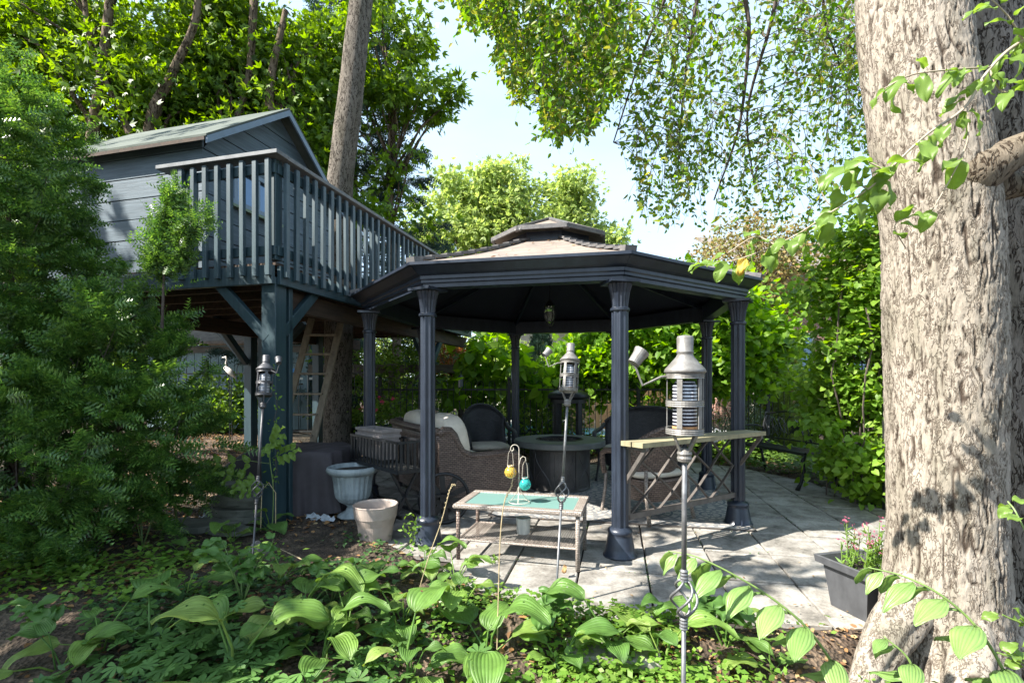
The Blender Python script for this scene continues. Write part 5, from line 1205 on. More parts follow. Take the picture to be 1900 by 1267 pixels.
# ---------------- generic tree with limbs and clumped crown
def clump_points(cen, rad, ncl, nper, cl, seed=0, shell=.55, gap=0):
    c = []; cen = np.array(cen); rad = np.array(rad)
    while len(c) < ncl:
        p = rng.normal(size=3); p /= np.linalg.norm(p); p *= (shell+(1-shell)*random.random())**.7
        c.append(cen+p*rad*(1+.22*math.sin(p[0]*5+seed)*math.cos(p[2]*4+seed)))
    c = np.array(c); idx = rng.integers(0, ncl, ncl*nper); s_ = cl*(.6+.8*rng.random(ncl))[idx][:, None]
    off = rng.normal(size=(ncl*nper, 3))*s_*np.array([1, 1, .62]); return c, c[idx]+off, off
def tree(name, base, label, trunks, crowns, tmpl, mat, size, bmat, nlimb=14, up=.9, droop=-.25, lr=.05, cat='tree'):
    o = thing(name, base, label, cat); B = np.array(base)
    for P in trunks: link('trunk', trunk_mesh('trunk', [(p[0], p[1], p[2], p[3]) for p in P], 12, 18, bmat, lob=.12, seed=random.randint(0, 99)), o)
    tp = np.concatenate([spline(P, 8) for P in trunks]); pos, off = [], []
    lim = MB(); allc = []
    for (cen, rad, ncl, nper, cl) in crowns:
        c, p, f = clump_points(np.array(cen)-B, rad, ncl, nper, cl, len(pos)); pos.append(p); off.append(f); allc.append(c)
    allc = np.concatenate(allc)
    for k in rng.permutation(len(allc))[:nlimb]:
        e = allc[k]; d = np.linalg.norm(tp[:, :3]-e*np.array([1, 1, .75]), axis=1); s_ = tp[np.argmin(d)]
        mid = s_[:3]*.5+e*.5+np.array([random.uniform(-.2, .2), random.uniform(-.2, .2), .12*np.linalg.norm(e-s_[:3])])
        r0 = min(lr, s_[3]*.7); MB().tube([s_[:3], mid, e], [r0, r0*.6, r0*.15], 6).build('limb', bmat, o, smooth=True)
    pos = np.concatenate(pos); off = np.concatenate(off); n = len(pos)
    ax_ = unit(off)+rng.normal(size=(n, 3))*.6+np.array([0, 0, droop]); link('crown', leaves_mesh('crown', tmpl, pos, ax_, rdir(n, up), rng.uniform(size[0], size[1], n), mat), o)
    return o
def V0(px, py, Y, base): q = Wp(px, py, Y); return (q.x-base[0], q.y-base[1], q.z-base[2])
# trunk through the deck
b0 = (Wp(627, 870, 7.5).x, 7.5, 0)
tree('deck_tree', b0, 'tall straight grey trunk rising through the treehouse deck', [[(*V0(626, 900, 7.5, b0), .24), (*V0(626, 800, 7.5, b0), .20), (*V0(628, 600, 7.5, b0), .195), (*V0(630, 350, 7.5, b0), .185), (*V0(650, 180, 7.5, b0), .185), (*V0(670, 0, 7.5, b0), .17), (*V0(690, -250, 7.5, b0), .15), (*V0(700, -600, 7.6, b0), .1)]],
     [((-4.3, 7.4, 12), (2.0, 2.0, 1.5), 30, 60, .3)], T_TRI, M['l_maple'], (.14, .22), M['bark2'], 10)
# leafy boxelders behind the playhouse: several stems
for (bb, lab, stems, cr) in (
    ((-8.2, 9.6, 0), 'broad leafy tree with forked stems rising behind the playhouse roof', [[(150, 640, .12), (160, 430, .10), (172, 250, .09), (190, 130, .08), (205, -60, .06), (200, -400, .05)], [(300, 640, .08), (262, 330, .065), (225, 210, .055), (170, 90, .04), (150, -80, .04)], [(262, 560, .085), (275, 250, .08), (318, 140, .07), (365, 20, .055), (365, -180, .06)]],
     [((-8.0, 9.9, 6.0), (3.6, 1.6, 3.0), 330, 150, .28), ((-8.2, 9.4, 8.6), (3.4, 1.6, 1.6), 60, 60, .4)]),
    ((-5.0, 10.2, 0), 'leafy tree filling the sky between the playhouse and the straight trunk', [[(420, 600, .09), (425, 300, .07), (460, 150, .055), (470, 20, .07), (480, -200, .05)], [(500, 600, .10), (520, 300, .08), (500, 180, .07), (530, 20, .05)]],
     [((-5.35, 10.2, 6.6), (2.0, 1.5, 2.7), 180, 150, .26)])):
    tr_ = [[(*V0(px, py, bb[1]-1.2, bb), r) for (px, py, r) in s_] for s_ in stems]
    tree('leafy_tree', bb, lab, tr_, cr, T_TRI, M['l_maple'], (.10, .175), M['bark3'], 34, up=.5, droop=-.45, lr=.045)
# branch of the deck tree reaching right over the sky
b1 = (-2.7, 11.2, 0); k_ = 11.2/8.6
tree('slender_tree', b1, 'slender leafy tree whose outer twigs reach into the open sky', [[(0, 0, 0, .12), (.05, .1, 2.8, .10), (-.1, 0, 6, .08), (.2, -.1, 8.9, .05)]],
     [((-2.9, 11.0, 8.95), (1.15, .9, 1.2), 34, 52, .22), ((-2.15, 10.8, 7.6), (1.05, .7, .45), 26, 34, .15), ((-3.0, 11.0, 6.4), (.8, .7, 1.0), 7, 34, .18), ((-2.6, 10.8, 5.0), (.9, .7, .5), 8, 36, .2)], T_TRI, M['l_maple'], (.13, .23), M['bark3'], 26, up=.5, droop=-.5, lr=.035)
# blue-green spruce
def spruce(base, H, R, label, z0=1.2, nb=170):
    o = thing('spruce_tree', base, label, 'tree'); link('trunk', trunk_mesh('trunk', [(0, 0, 0, .22), (0, 0, H*.5, .14), (0, 0, H, .02)], 10, 12, M['bark3']), o)
    pos, axs = [], []
    br_ = MB()
    for k in range(nb):
        f = (k/nb)**1.1; z = z0+(H-z0)*f; L = R*(1-f)**.8*random.uniform(.75, 1.1)+.15; a = k*2.4+random.uniform(-.3, .3); d = np.array([math.cos(a), math.sin(a), 0])
        br_.tube([(0, 0, z), tuple(d*L*.6+np.array([0, 0, z-.10*L])), tuple(d*L+np.array([0, 0, z-.12*L]))], [.025, .015, .005], 4, cap=False)
        n = int(60*L); t_ = np.sqrt(rng.random(n)); side = rng.normal(size=n)*.20*L*(1.1-t_); perp = np.array([-d[1], d[0], 0])
        p = d[None]*t_[:, None]*L+perp[None]*side[:, None]; p[:, 2] = z-.26*L*t_+.16*L*t_**3-np.abs(side)*.35+rng.normal(size=n)*.04
        ax_ = d[None]*.9+perp[None]*np.sign(side)[:, None]*.7+np.array([0, 0, -.35])+rng.normal(size=(n, 3))*.25; pos.append(p); axs.append(ax_)
    br_.build('branches', M['bark3'], o, kind='stuff')
    pos = np.concatenate(pos); axs = np.concatenate(axs); n = len(pos); link('crown', leaves_mesh('crown', T_YEW, pos, axs, rdir(n, 1.5), rng.uniform(.16, .30, n), M['l_spruce']), o)
spruce((-4.1, 12.6, 0), 13.5, 3.0, 'tall blue-green spruce behind the straight trunk and railing')
# ---------------- yew on the left
def yew():
    o = thing('yew_bush', (-3.9, 3.7, 0), 'large feathery yew covering the left edge below the playhouse', 'bush')
    prof = [(-60, 120), (0, 150), (60, 150), (110, 190), (150, 215), (190, 290), (215, 370), (225, 430), (265, 480), (300, 530), (330, 590), (360, 640), (380, 690), (385, 740), (360, 800), (300, 860), (200, 905), (0, 930)]
    pos, axs, sz = [], [], []; stems = MB()
    # lobes: ellipsoidal masses
    lobes = [((-4.3, 4.0, 1.3), (1.0, .7, 1.25), 9000), ((-3.35, 3.75, .95), (.72, .65, .72), 6500), ((-4.32, 3.9, 2.6), (.78, .6, .9), 6500), ((-3.95, 3.8, 2.0), (.50, .5, .85), 5000), ((-3.2, 3.85, 1.45), (.34, .40, .50), 3000), ((-4.1, 3.8, 3.2), (.40, .45, .42), 2200), ((-4.8, 3.6, 3.2), (.6, .5, .7), 2500), ((-2.9, 3.9, .75), (.40, .42, .42), 2300), ((-3.9, 3.3, .55), (1.1, .5, .55), 4500)]
    for (c, r, n) in lobes:
        c = np.array(c); r = np.array(r); ncl = n//47
        d = rdir(ncl); rad = (.55+.45*rng.random(ncl)**.5); cc = c+d*r*rad[:, None]*(1+.16*np.sin(d[:, :1]*7+d[:, 2:]*5))
        cc[:, 2] = np.maximum(cc[:, 2], .12)
        for q in range(ncl):
            e = cc[q]; dd = unit((e-c)/r+np.array([0, 0, .25])+rng.normal(size=3)*.3); L = random.uniform(.16, .34); m = 42; t_ = rng.random(m)
            side = unit(np.cross(dd, np.array([.1, .2, 1]))); up_ = np.cross(side, dd)
            s_ = rng.choice([-1, 1], m); p = e+dd*(t_*L)[:, None]+side*(s_*(1-t_)*.09*rng.random(m))[:, None]+up_*(rng.normal(size=m)*.02)[:, None]; p[:, 2] -= .1*t_**2*L
            pos.append(p); axs.append(dd*.8+side*(s_*.75)[:, None]+rng.normal(size=(m, 3))*.2+np.array([0, 0, -.05])); sz.append(rng.uniform(.06, .11, m))
            if q % 9 == 0: stems.tube([tuple(e-dd*.3-np.array(o.location)), tuple(e+dd*L*.9-np.array(o.location))], [.006, .002], 3, cap=False)
    # free leader in front of the cabin wall
    for (px, py, Y, n) in ((322, 395, 3.75, 420), (300, 440, 3.75, 700), (345, 430, 3.7, 380), (290, 490, 3.8, 900), (375, 415, 3.7, 160), (330, 480, 3.75, 600), (322, 370, 3.75, 200)):
        e = np.array(Wp(px, py, Y)); n = n//2; p = e+rng.normal(size=(n, 3))*np.array([.038, .04, .065]); pos.append(p); axs.append(rng.normal(size=(n, 3))*.6+np.array([.2, 0, .7])); sz.append(rng.uniform(.05, .09, n))
    a = Wp(300, 620, 3.9)-o.location; stems.tube([a, Wp(305, 480, 3.78)-o.location, Wp(322, 370, 3.75)-o.location], [.012, .008, .003], 5)
    for (x, y, tx, ty, tz) in ((0, 0, -.4, .1, 2.3), (.2, .1, .4, 0, 1.8), (-.3, .1, -.6, .1, 2.6), (.3, 0, .9, .1, 1.0), (0, .1, 0, .1, 2.8)):
        MB().tube([(x, y, 0), (x*.7+tx*.3, y+ty*.5, tz*.45), (tx, ty, tz)], [.05, .035, .012], 7).build('stem', M['bark3'], o, smooth=True)
    stems.build('twigs', M['twig'], o, kind='stuff')
    pos = np.concatenate(pos)-np.array(o.location); axs = np.concatenate(axs); sz = np.concatenate(sz); n = len(pos)
    link('crown', leaves_mesh('crown', T_YEW, pos, axs, rdir(n, .9), sz*1.25, M['l_yew']), o)
    return n
ny = yew()
# ---------------- distant and middle trees
tree('locust_tree', (-.2, 25, 0), 'pale yellow-green airy tree in the distance above the gazebo roof', [[(0, 0, 0, .35), (.1, 0, 4, .3), (.6, 0, 7, .2), (.9, 0, 9.5, .08)], [(.1, 0, 3.5, .2), (-1.4, 0, 6, .15), (-2.6, 0, 8.5, .06)], [(.2, 0, 4, .18), (2.2, 0, 6.8, .12), (3.4, 0, 8.6, .05)]],
     [((-1.9, 25, 9.0), (3.1, 2, 3.0), 95, 95, .36), ((.6, 25, 9.2), (3.4, 2, 3.1), 115, 95, .36), ((3.2, 25, 7.4), (2.4, 2, 2.5), 70, 90, .34), ((5.0, 25, 5.8), (1.6, 1.5, 1.5), 50, 60, .35)], T_TRI, M['l_locust'], (.18, .34), M['bark2'], 70, lr=.10)
tree('tan_tree', (6.6, 13.2, 0), 'dull tan and green tree beyond the climber with seedhead clusters', [[(0, 0, 0, .14), (.1, 0, 2.4, .12), (-.2, 0, 4.2, .05)]], [((6.3, 13.2, 4.4), (1.25, 1.2, 1.4), 90, 60, .22), ((7.8, 13.4, 4.3), (1.2, 1.2, 1.3), 70, 60, .24)], T_SMALL, M['l_tan'], (.07, .13), M['bark3'], 24, lr=.04)
tree('russet_bush', (-1.35, 10.2, 0), 'small russet-leaved bush beyond the fence at the left of the gazebo opening', [[(0, 0, 0, .04), (.05, 0, 1.0, .03), (.1, 0, 1.8, .01)]], [((-1.25, 10.2, 1.9), (.5, .4, .38), 26, 60, .12)], T_SMALL, M['l_red'], (.06, .10), M['bark3'], 8, lr=.015, cat='bush')
# heart-leaved trees on the far side of the seating
tree('heart_leaf_tree', (2.1, 9.4, 0), 'heart-leaved tree spreading low behind the settee and rear columns', [[(0, 0, 0, .07), (.05, 0, .9, .06), (-.3, 0, 1.9, .03)], [(.03, 0, .7, .05), (.9, -.1, 1.7, .03), (1.8, -.3, 2.3, .012)]],
     [((2.6, 9.1, 2.0), (1.5, .7, .75), 105, 52, .20), ((3.9, 8.9, 2.0), (1.1, .7, .9), 90, 52, .20), ((1.6, 9.4, 1.6), (.8, .5, .7), 50, 45, .18), ((3.4, 9.0, 2.9), (1.0, .6, .5), 45, 45, .18)], T_HEART, M['l_redbud'], (.09, .15), M['bark3'], 26, up=1.2, lr=.025)
tree('heart_leaf_tree', (-.4, 9.3, 0), 'big heart-leaved sapling rising behind the round-backed chair', [[(0, 0, 0, .03), (.05, 0, 1.0, .022), (.1, 0, 2.1, .01)], [(0, 0, .1, .03), (.5, -.1, 1.0, .02), (.95, -.3, 1.75, .008)], [(0, 0, .1, .03), (-.2, -.1, 1.2, .02), (-.4, -.2, 2.0, .008)]],
     [((-.35, 9.2, 1.75), (.55, .35, .55), 26, 12, .14), ((.45, 9.0, 1.45), (.6, .3, .4), 20, 12, .12), ((-.8, 9.2, 1.2), (.4, .3, .5), 14, 12, .12)], T_HEART, M['l_redbud'], (.15, .24), M['greenstem'], 26, up=1.4, lr=.012)
# dark narrow conifer and arborvitae
def cone(name, base, H, R, label, mat, n, tm=T_YEW, sz=(.08, .15)):
    o = thing(name, base, label, 'conifer'); f = rng.random(n)**1.35; a = rng.random(n)*2*PI; r = R*(1-f)**.6*(.72+.33*rng.random(n))*(1+.12*np.sin(a*5+f*9))+.02
    p = np.stack([r*np.cos(a), r*np.sin(a), .05+f*(H-.05)], 1); ax_ = np.stack([np.cos(a)*.7, np.sin(a)*.7, np.full(n, .9)], 1)+rng.normal(size=(n, 3))*.3
    MB().tube([(0, 0, 0), (0, 0, H*.9)], [.05, .01], 6).build('trunk', M['bark3'], o); link('crown', leaves_mesh('crown', tm, p, ax_, rdir(n, .3), rng.uniform(*sz, n), mat), o)
cone('arborvitae', (5.05, 9.8, 0), 2.35, .52, 'clipped yellow-green arborvitae column beyond the iron bench', M['l_arb'], 6500)
cone('arborvitae', (5.75, 10.3, 0), 2.2, .45, 'narrower arborvitae column just right of its taller neighbour', M['l_arb'], 4200)
cone('dark_conifer', (.62, 10.6, 0), 2.45, .48, 'dark narrow conifer silhouetted behind the middle torch', M['l_spruce'], 5000)
# shrubs along and beyond the fence
def shrub(name, base, rad, n, label, mat, tm, sz, cl=.16, stems=5, cat='shrub'):
    o = thing(name, base, label, cat); ncl = max(6, n//45); c, p, off = clump_points((0, 0, rad[2]), rad, ncl, n//ncl, cl, random.random()*6, .4); p[:, 2] = np.abs(p[:, 2])+.02
    for k in range(stems): e = c[random.randrange(ncl)]; MB().tube([(e[0]*.15, e[1]*.15, 0), (e[0]*.6, e[1]*.6, e[2]*.6), tuple(e)], [.018, .012, .004], 5).build('stem', M['twig'], o)
    m = len(p); link('foliage', leaves_mesh('foliage', tm, p, unit(off)+rng.normal(size=(m, 3))*.6+np.array([0, 0, .1]), rdir(m, .9), rng.uniform(*sz, m), mat), o)
shrub('fence_shrub', (-5.6, 9.3, .3), (.9, .5, .55), 3200, 'bushy shrub between the shed and the rear deck post', M['l_mix'], T_LEAF, (.06, .11))
shrub('fence_shrub', (-3.4, 10.6, 0), (.9, .5, 1.2), 3000, 'tall green shrub seen through the ladder', M['l_mix'], T_LEAF, (.06, .11))
shrub('fence_shrub', (-2.1, 9.6, 0), (.8, .4, 1.15), 3200, 'dense shrub behind the geranium pots', M['l_mix'], T_LEAF, (.05, .10))
shrub('fence_shrub', (-.6, 10.0, 0), (.75, .4, .85), 1500, 'loose shrub beyond the fence behind the loveseat', M['l_mix'], T_LEAF, (.06, .11))
shrub('fence_shrub', (.85, 9.6, 0), (.65, .4, .75), 1600, 'shaded shrub behind the black pagoda lantern', M['l_mix'], T_LEAF, (.06, .11))
shrub('fence_shrub', (2.9, 9.7, 0), (.8, .4, .60), 2000, 'low shrub under the heart-leaved tree', M['l_mix'], T_LEAF, (.06, .11))
shrub('fence_shrub', (4.35, 9.3, 0), (.42, .4, .62), 2400, 'grey-green rounded shrub beside the arborvitae', leafm('grey_green_leaf', [(.15, .21, .13), (.22, .28, .19)], .6, .3), T_SMALL, (.04, .06))
for k, (x, y, r, h, lab) in enumerate(((-7.5, 16, 2.6, 1.9, 'wide far shrub beyond the shed roof'), (-3.2, 17, 2.2, 1.8, 'far shrub beyond the pool behind the ladder'), (.4, 19, 2.3, 1.55, 'far shrub beyond the pool behind the fence'), (4.6, 18, 2.2, 1.9, 'far shrub right of the white house'), (10.4, 11.5, 1.8, 2.6, 'shrub beside the brick house beyond the gate'))):
    shrub('far_shrub', (x, y, 0), (r, 1.0, h), 5200, lab, M['l_locust'] if k in (1, 2) else M['l_mix'], T_LEAF, (.12, .22), .3)
tree('backdrop_tree', (-12, 18, 0), 'distant mixed tree behind the shed', [[(0, 0, 0, .2), (0, 0, 5, .1)]], [((-12, 18, 5), (5, 2, 4.5), 130, 60, .6)], T_COMP, M['l_mix'], (.3, .5), M['bark3'], 12, lr=.08)
tree('backdrop_tree', (13.5, 20, 0), 'distant mixed tree rising behind the brick house', [[(0, 0, 0, .2), (0, 0, 5, .1)]], [((12.8, 20, 3.6), (4.5, 2, 3.2), 100, 60, .5)], T_COMP, M['l_mix'], (.3, .5), M['bark3'], 12, lr=.08)
# ---------------- climber on its iron pole, right
def climber():
    o = thing('climbing_shrub', (4.2, 5.45, 0), 'tall climbing shrub with heart-shaped leaves on a black iron pole', 'climber')
    MB().tube([(-.31, -.32, 0), (-.31, -.32, 3.0)], .022, 8).build('pole', M['fence'], o)
    for z in (1.3, 2.2): MB().tube([(-.31, -.32, z), (.5, .2, z)], .010, 6).build('cross_rod', M['fence'], o)
    MB().tube([(.45, .2, 0), (.45, .2, 3.0)], .016, 8).build('pole', M['fence'], o)
    lob = [((0, .15, .8), (.75, .5, .75), 70), ((-.1, .1, 1.5), (.66, .5, .6), 66), ((.05, 0, 2.2), (.75, .5, .6), 72), ((.1, 0, 2.85), (.72, .5, .48), 60), ((-.45, .35, 1.25), (.35, .35, .5), 26), ((.6, 0, 1.2), (.5, .5, 1.0), 50), ((-.5, .3, 2.35), (.36, .3, .32), 20), ((.5, .1, 3.2), (.6, .5, .4), 36), ((.9, -.2, 2.2), (.5, .5, 1.0), 50), ((-.15, -.25, .35), (.6, .35, .32), 34)]
    pos, off = [], []
    for (c, r, ncl) in lob:
        _, p, f = clump_points(c, r, ncl, 36, .12, random.random()*5, .6); p[:, 2] = np.abs(p[:, 2])+.02; pos.append(p); off.append(f)
    pos = np.concatenate(pos); off = np.concatenate(off); n = len(pos); ax_ = unit(off)*.6+np.array([-.35, -.5, -.35])+rng.normal(size=(n, 3))*.45
    link('foliage', leaves_mesh('foliage', T_HEART, pos, ax_, rdir(n, 1.1)+np.array([-.4, -.5, .3]), rng.uniform(.055, .098, n), M['l_vine']), o)
    m = MB()
    for k in range(26):
        x, y = random.uniform(-.5, .7), random.uniform(-.1, .4); P = [(x, y, 0)]; z = 0
        while z < random.uniform(1.4, 3.0): z += .35; x += random.uniform(-.12, .12); y += random.uniform(-.08, .08); P.append((x, y, z))
        if len(P) > 1: m.tube(P, .008, 4)
    m.build('vine_stems', M['twig'], o, kind='stuff')
    pp = []
    for c in ((-.35, -.35, 2.85), (.0, -.45, 2.65), (-.5, -.2, 2.55), (.2, -.4, 3.1), (-.1, -.42, 2.95)): pp.append(np.array(c)+rng.normal(size=(90, 3))*np.array([.09, .05, .03]))
    pp = np.concatenate(pp); link('seed_head', leaves_mesh('seed_head', T_SMALL, pp, rdir(len(pp), 1), rdir(len(pp), 1), rng.uniform(.012, .022, len(pp)), M['l_tan']), o)['kind'] = 'stuff'
climber()
# ---------------- unseen trees added left of the viewer, crowns shaped to shade bed and wall
tree('shade_tree', (-7.2, .6, 0), 'unseen leafy tree added just left of the view to shade the bed', [[(0, 0, 0, .16), (.1, .1, 2.4, .14), (0, 0, 4.6, .08)]], [((-6.5, 1.15, 3.9), (1.6, 1.1, 1.1), 32, 28, .25), ((-3.3, 1.9, 4.8), (1.1, .8, .4), 4, 20, .12), ((-6.8, 2.3, 4.15), (1.1, .6, .75), 24, 32, .22)], T_COMP, M['l_shade'], (.18, .3), M['bark3'], 16)
tree('shade_tree', (-9.6, 5.2, 0), 'second unseen leafy tree added further left to dapple the playhouse wall', [[(0, 0, 0, .16), (.1, .1, 3, .14), (0, 0, 6, .08)]], [((-8.6, 3.7, 7.6), (1.7, 1.2, 1.5), 10, 18, .20)], T_COMP, M['l_shade'], (.18, .3), M['bark3'], 14)
# ================================================================ PLANTING BED
def big_leaf(L, W_, petL, rise, droop, fold=.25, ribs=7, cup=0, nm='leaf', wav=.012, seed=0):
    """one leaf with its stalk, rooted at the origin and reaching along +x"""
    rs = random.Random(seed); V = []; Fs = []; UV = []; nu, nv = 12, 10
    a0 = rise; x0_, z0_ = petL*math.cos(a0), petL*math.sin(a0)
    mid = []; x, z, an = x0_, z0_, a0*.55
    for i in range(nu+1):
        mid.append((x, z, an)); an -= droop/nu; x += L/nu*math.cos(an); z += L/nu*math.sin(an)
    ph0 = rs.uniform(0, 6)
    for i in range(nu+1):
        u = i/nu; wd = W_/2*(math.sin(PI*min(1, u**.72))**.72 if 0 < u < 1 else .02); x, z, an = mid[i]
        for j in range(nv+1):
            v_ = -1+2*j/nv; y = v_*wd; up_ = abs(v_)*wd*fold-cup*wd*v_*v_+wav*math.sin(u*9+ph0+v_*1.5)*abs(v_)+.0028*math.cos(v_*ribs*PI)*(1-u*.5)
            V.append(Vector((x-math.sin(an)*up_, y, z+math.cos(an)*up_))); UV.append((u, v_*.5+.5))
    for i in range(nu):
        for j in range(nv): Fs.append((i*(nv+1)+j, (i+1)*(nv+1)+j, (i+1)*(nv+1)+j+1, i*(nv+1)+j+1))
    q = MB(); q.add(V, Fs)
    if petL > .02: q.tube([(0, 0, 0), (x0_*.35, 0, z0_*.55), (x0_, 0, z0_)], [.006, .005, .0035], 5, cap=False)
    UV += [(.5, .5)]*(len(q.V)-len(UV))
    return q, UV
def leafmesh(nm, mat, *a, **k):
    q, UV = big_leaf(*a, **k); me = mkmesh(nm, q.V, q.F, mat, True)
    l = me.uv_layers.new(name='leaf')
    vi = np.empty(len(me.loops), np.int32); me.loops.foreach_get('vertex_index', vi); l.data.foreach_set('uv', np.array(UV, np.float32)[vi].ravel()); return me
HL = [leafmesh('leaf', M['l_hosta'], L, w_, p, r, d, seed=i) for i, (L, w_, p, r, d) in enumerate(((.20, .14, .15, 1.15, 1.1), (.24, .165, .20, .95, 1.2), (.22, .15, .24, 1.2, 1.3), (.26, .17, .20, .7, 1.0), (.18, .13, .12, .8, .9), (.25, .15, .27, 1.05, 1.4), (.21, .16, .16, .55, .8), (.16, .11, .22, 1.3, 1.2)))]
def gl(px, py, dz=.03):
    Y = 3.5
    for _ in range(5): Y = (CH-gzf((px-950)*Y/F, Y)-dz)*F/(py-HZ)
    return Vector(((px-950)*Y/F, Y, gzf((px-950)*Y/F, Y)+dz))
def hosta(px, py, n, s_, label, mat=None):
    p = G(px, py); z = gzf(p.x, p.y)
    Y = p.y
    for _ in range(3): Y = (CH-gzf((px-950)*Y/F, Y))*F/(py-HZ)
    x = (px-950)*Y/F
    o = thing('hosta', (x, Y, gzf(x, Y)-.01), label, 'plant', 0, 'hostas and broad-leaved plants in the bed')
    for k in range(n):
        a = k*2.4+random.uniform(-.4, .4); me = HL[random.randrange(8)]
        l = link('leaf', me, o, (random.uniform(-.02, .02), random.uniform(-.02, .02), 0), (random.uniform(-.15, .15), random.uniform(-.25, .2), a)); q = (1.2 if py > 1180 else 1.05 if py > 1120 else .92)*s_*random.uniform(.6, 1.2); l.scale = (q, q*random.uniform(.85, 1.1), q)
    return o
hosta(430, 1005, 7, .95, 'shaded broad-leaved plant right before the flat stones')
hosta(500, 985, 6, .85, 'upright hosta at the foot of the green corner post')
hosta(345, 1035, 5, .85, 'low shaded hosta left of the dark torch')
hosta(190, 1205, 5, .85, 'leftmost hosta, with drooping folded leaves in shade')
hosta(285, 1200, 5, .9, 'small hosta among lobed cranesbill leaves')
hosta(340, 1110, 5, .95, 'hosta with long arching leaves behind the cranesbill')
hosta(430, 1255, 5, 1.0, 'sunlit hosta at the bottom edge below the ivy')
hosta(560, 1150, 9, 1.0, 'full sunlit hosta with insect holes just right of the dark torch')
hosta(600, 1235, 7, .9, 'hosta at the bottom edge below the holed one')
hosta(690, 1100, 9, .9, 'upright hosta below the round taupe pot')
hosta(745, 1165, 8, .9, 'hosta with pale holed leaves in the middle of the bed')
hosta(785, 1068, 8, .8, 'small-leaved hosta just left of the side table')
hosta(845, 1085, 8, .85, 'hosta with curled tips in front of the side table leg')
hosta(850, 1140, 7, .8, 'hosta leaning onto the patio edge')
hosta(760, 1262, 7, .8, 'hosta cut by the bottom edge below the patio corner')
hosta(905, 1235, 8, .8, 'hosta with a ribbed upright leaf left of the middle torch')
hosta(1040, 1245, 6, .75, 'hosta at the bottom edge right of the middle torch')
hosta(1130, 1215, 6, .72, 'rounded hosta left of the nearest torch')
hosta(1240, 1160, 6, .70, 'hosta behind the nearest torch pole')
hosta(1225, 1240, 8, .75, 'low hosta around the foot of the nearest torch')
hosta(1340, 1215, 6, .70, 'hosta right of the nearest torch on bare soil')
hosta(1440, 1255, 5, .7, 'hosta at the bottom edge under the arching stem')
hosta(640, 1190, 7, .95, 'hosta with large overlapping leaves in the lower middle')
hosta(110, 1240, 5, .8, 'small hosta on bare mulch at the lower left corner')
hosta(520, 1085, 6, .9, 'hosta nearest the foot of the dark torch')
# leafy upright saplings with plain oval leaves
OL = [leafmesh('leaf', M['l_oval'], L, w_, .015, .1, d, fold=.2, ribs=0, seed=80+i) for i, (L, w_, d) in enumerate(((.13, .075, .7), (.11, .065, .9), (.15, .085, .8)))]
def sapling(px, py, n, h, label):
    P_ = gl(px, py, 0); o = thing('oval_leaf_plant', P_, label, 'plant', 0, 'oval-leaved young plants in the bed')
    for k in range(n):
        a = k*2.1+random.random(); tip = Vector((math.cos(a)*h*random.uniform(.3, .6), math.sin(a)*h*.3, h*random.uniform(.75, 1.1))); mid = tip*.5+Vector((0, 0, h*.12)); MB().tube([(0, 0, 0), mid, tip], [.004, .003, .0015], 5).build('stem', M['greenstem'], o)
        for j in range(6):
            f = .4+.12*j; p = Vector((0, 0, 0)).lerp(mid, f*2) if f < .5 else mid.lerp(tip, f*2-1); d = Vector((random.uniform(-1, 1), random.uniform(-1, .6), random.uniform(-.1, .5))).normalized(); y = Vector((0, -.3, 1)).cross(d).normalized()
            q = link('leaf', random.choice(OL), o, p, Matrix((d, y, d.cross(y))).transposed().to_euler()); s_ = random.uniform(.55, 1.05); q.scale = (s_, s_, s_)
sapling(265, 1015, 6, .46, 'dark-leaved young plant with oval leaves between the yew and the stones')
sapling(330, 985, 6, .48, 'oval-leaved young plant just left of the flat stones')
sapling(450, 1120, 5, .34, 'short oval-leaved plant below the dark torch')
sapling(615, 1120, 3, .22, 'oval-leaved seedling among the hostas below the round pot')
sapling(1010, 1195, 4, .2, 'oval-leaved seedling at the foot of the middle torch')
sapling(1330, 1180, 4, .2, 'oval-leaved seedling on bare soil behind the left arching stem')
sapling(70, 1180, 3, .2, 'oval-leaved seedling near the left edge of the bed')
# two arching stems with paired hanging leaves
SL = [leafmesh('leaf', M['l_seal'], L, w_, .012, .0, d, fold=.18, cup=.35, ribs=5, seed=20+i, wav=.006) for i, (L, w_, d) in enumerate(((.155, .080, .9), (.17, .085, 1.1), (.14, .07, .7), (.185, .088, .8)))]
def seal(pts, label, nl, s0=1.0):
    C = spline([(*p, 0) for p in pts], 12)[:, :3]; o = thing('arching_stem_plant', tuple(C[0]), label, 'plant', 0, 'arching stems with hanging ribbed leaves')
    MB().tube(C-C[0], list(np.linspace(.006, .0022, len(C))), 7).build('stem', M['greenstem'], o, smooth=True)
    n = len(C)
    for k in range(nl):
        f = .22+.78*k/(nl-1); i = min(n-2, int(f*(n-1))); t_ = Vector(C[i+1]-C[i]).normalized(); side = 1 if k % 2 else -1
        perp = Vector((0, 0, 1)).cross(t_).normalized()*side; d = (perp*.62+t_*.62+Vector((0, 0, -.42 if side > 0 else -.55))).normalized()
        zz = Vector((0, 0, 1)); y = zz.cross(d).normalized(); z_ = d.cross(y)
        R = Matrix((d, y, z_)).transposed(); q = link('leaf', SL[random.randrange(4)], o, Vector(C[i]-C[0]), R.to_euler()); s_ = s0*(1.05-.45*max(0, f-.6)/.4)*random.uniform(.9, 1.1); q.scale = (s_, s_, s_)
def WW(px, py, Y): return tuple(Wp(px, py, Y))
seal([WW(1610, 1420, 1.75), WW(1575, 1290, 1.72), WW(1510, 1180, 1.70), WW(1440, 1115, 1.72), WW(1360, 1065, 1.76), WW(1290, 1032, 1.82), WW(1240, 1022, 1.88)], 'left arching stem of ribbed hanging leaves over the patio corner', 15)
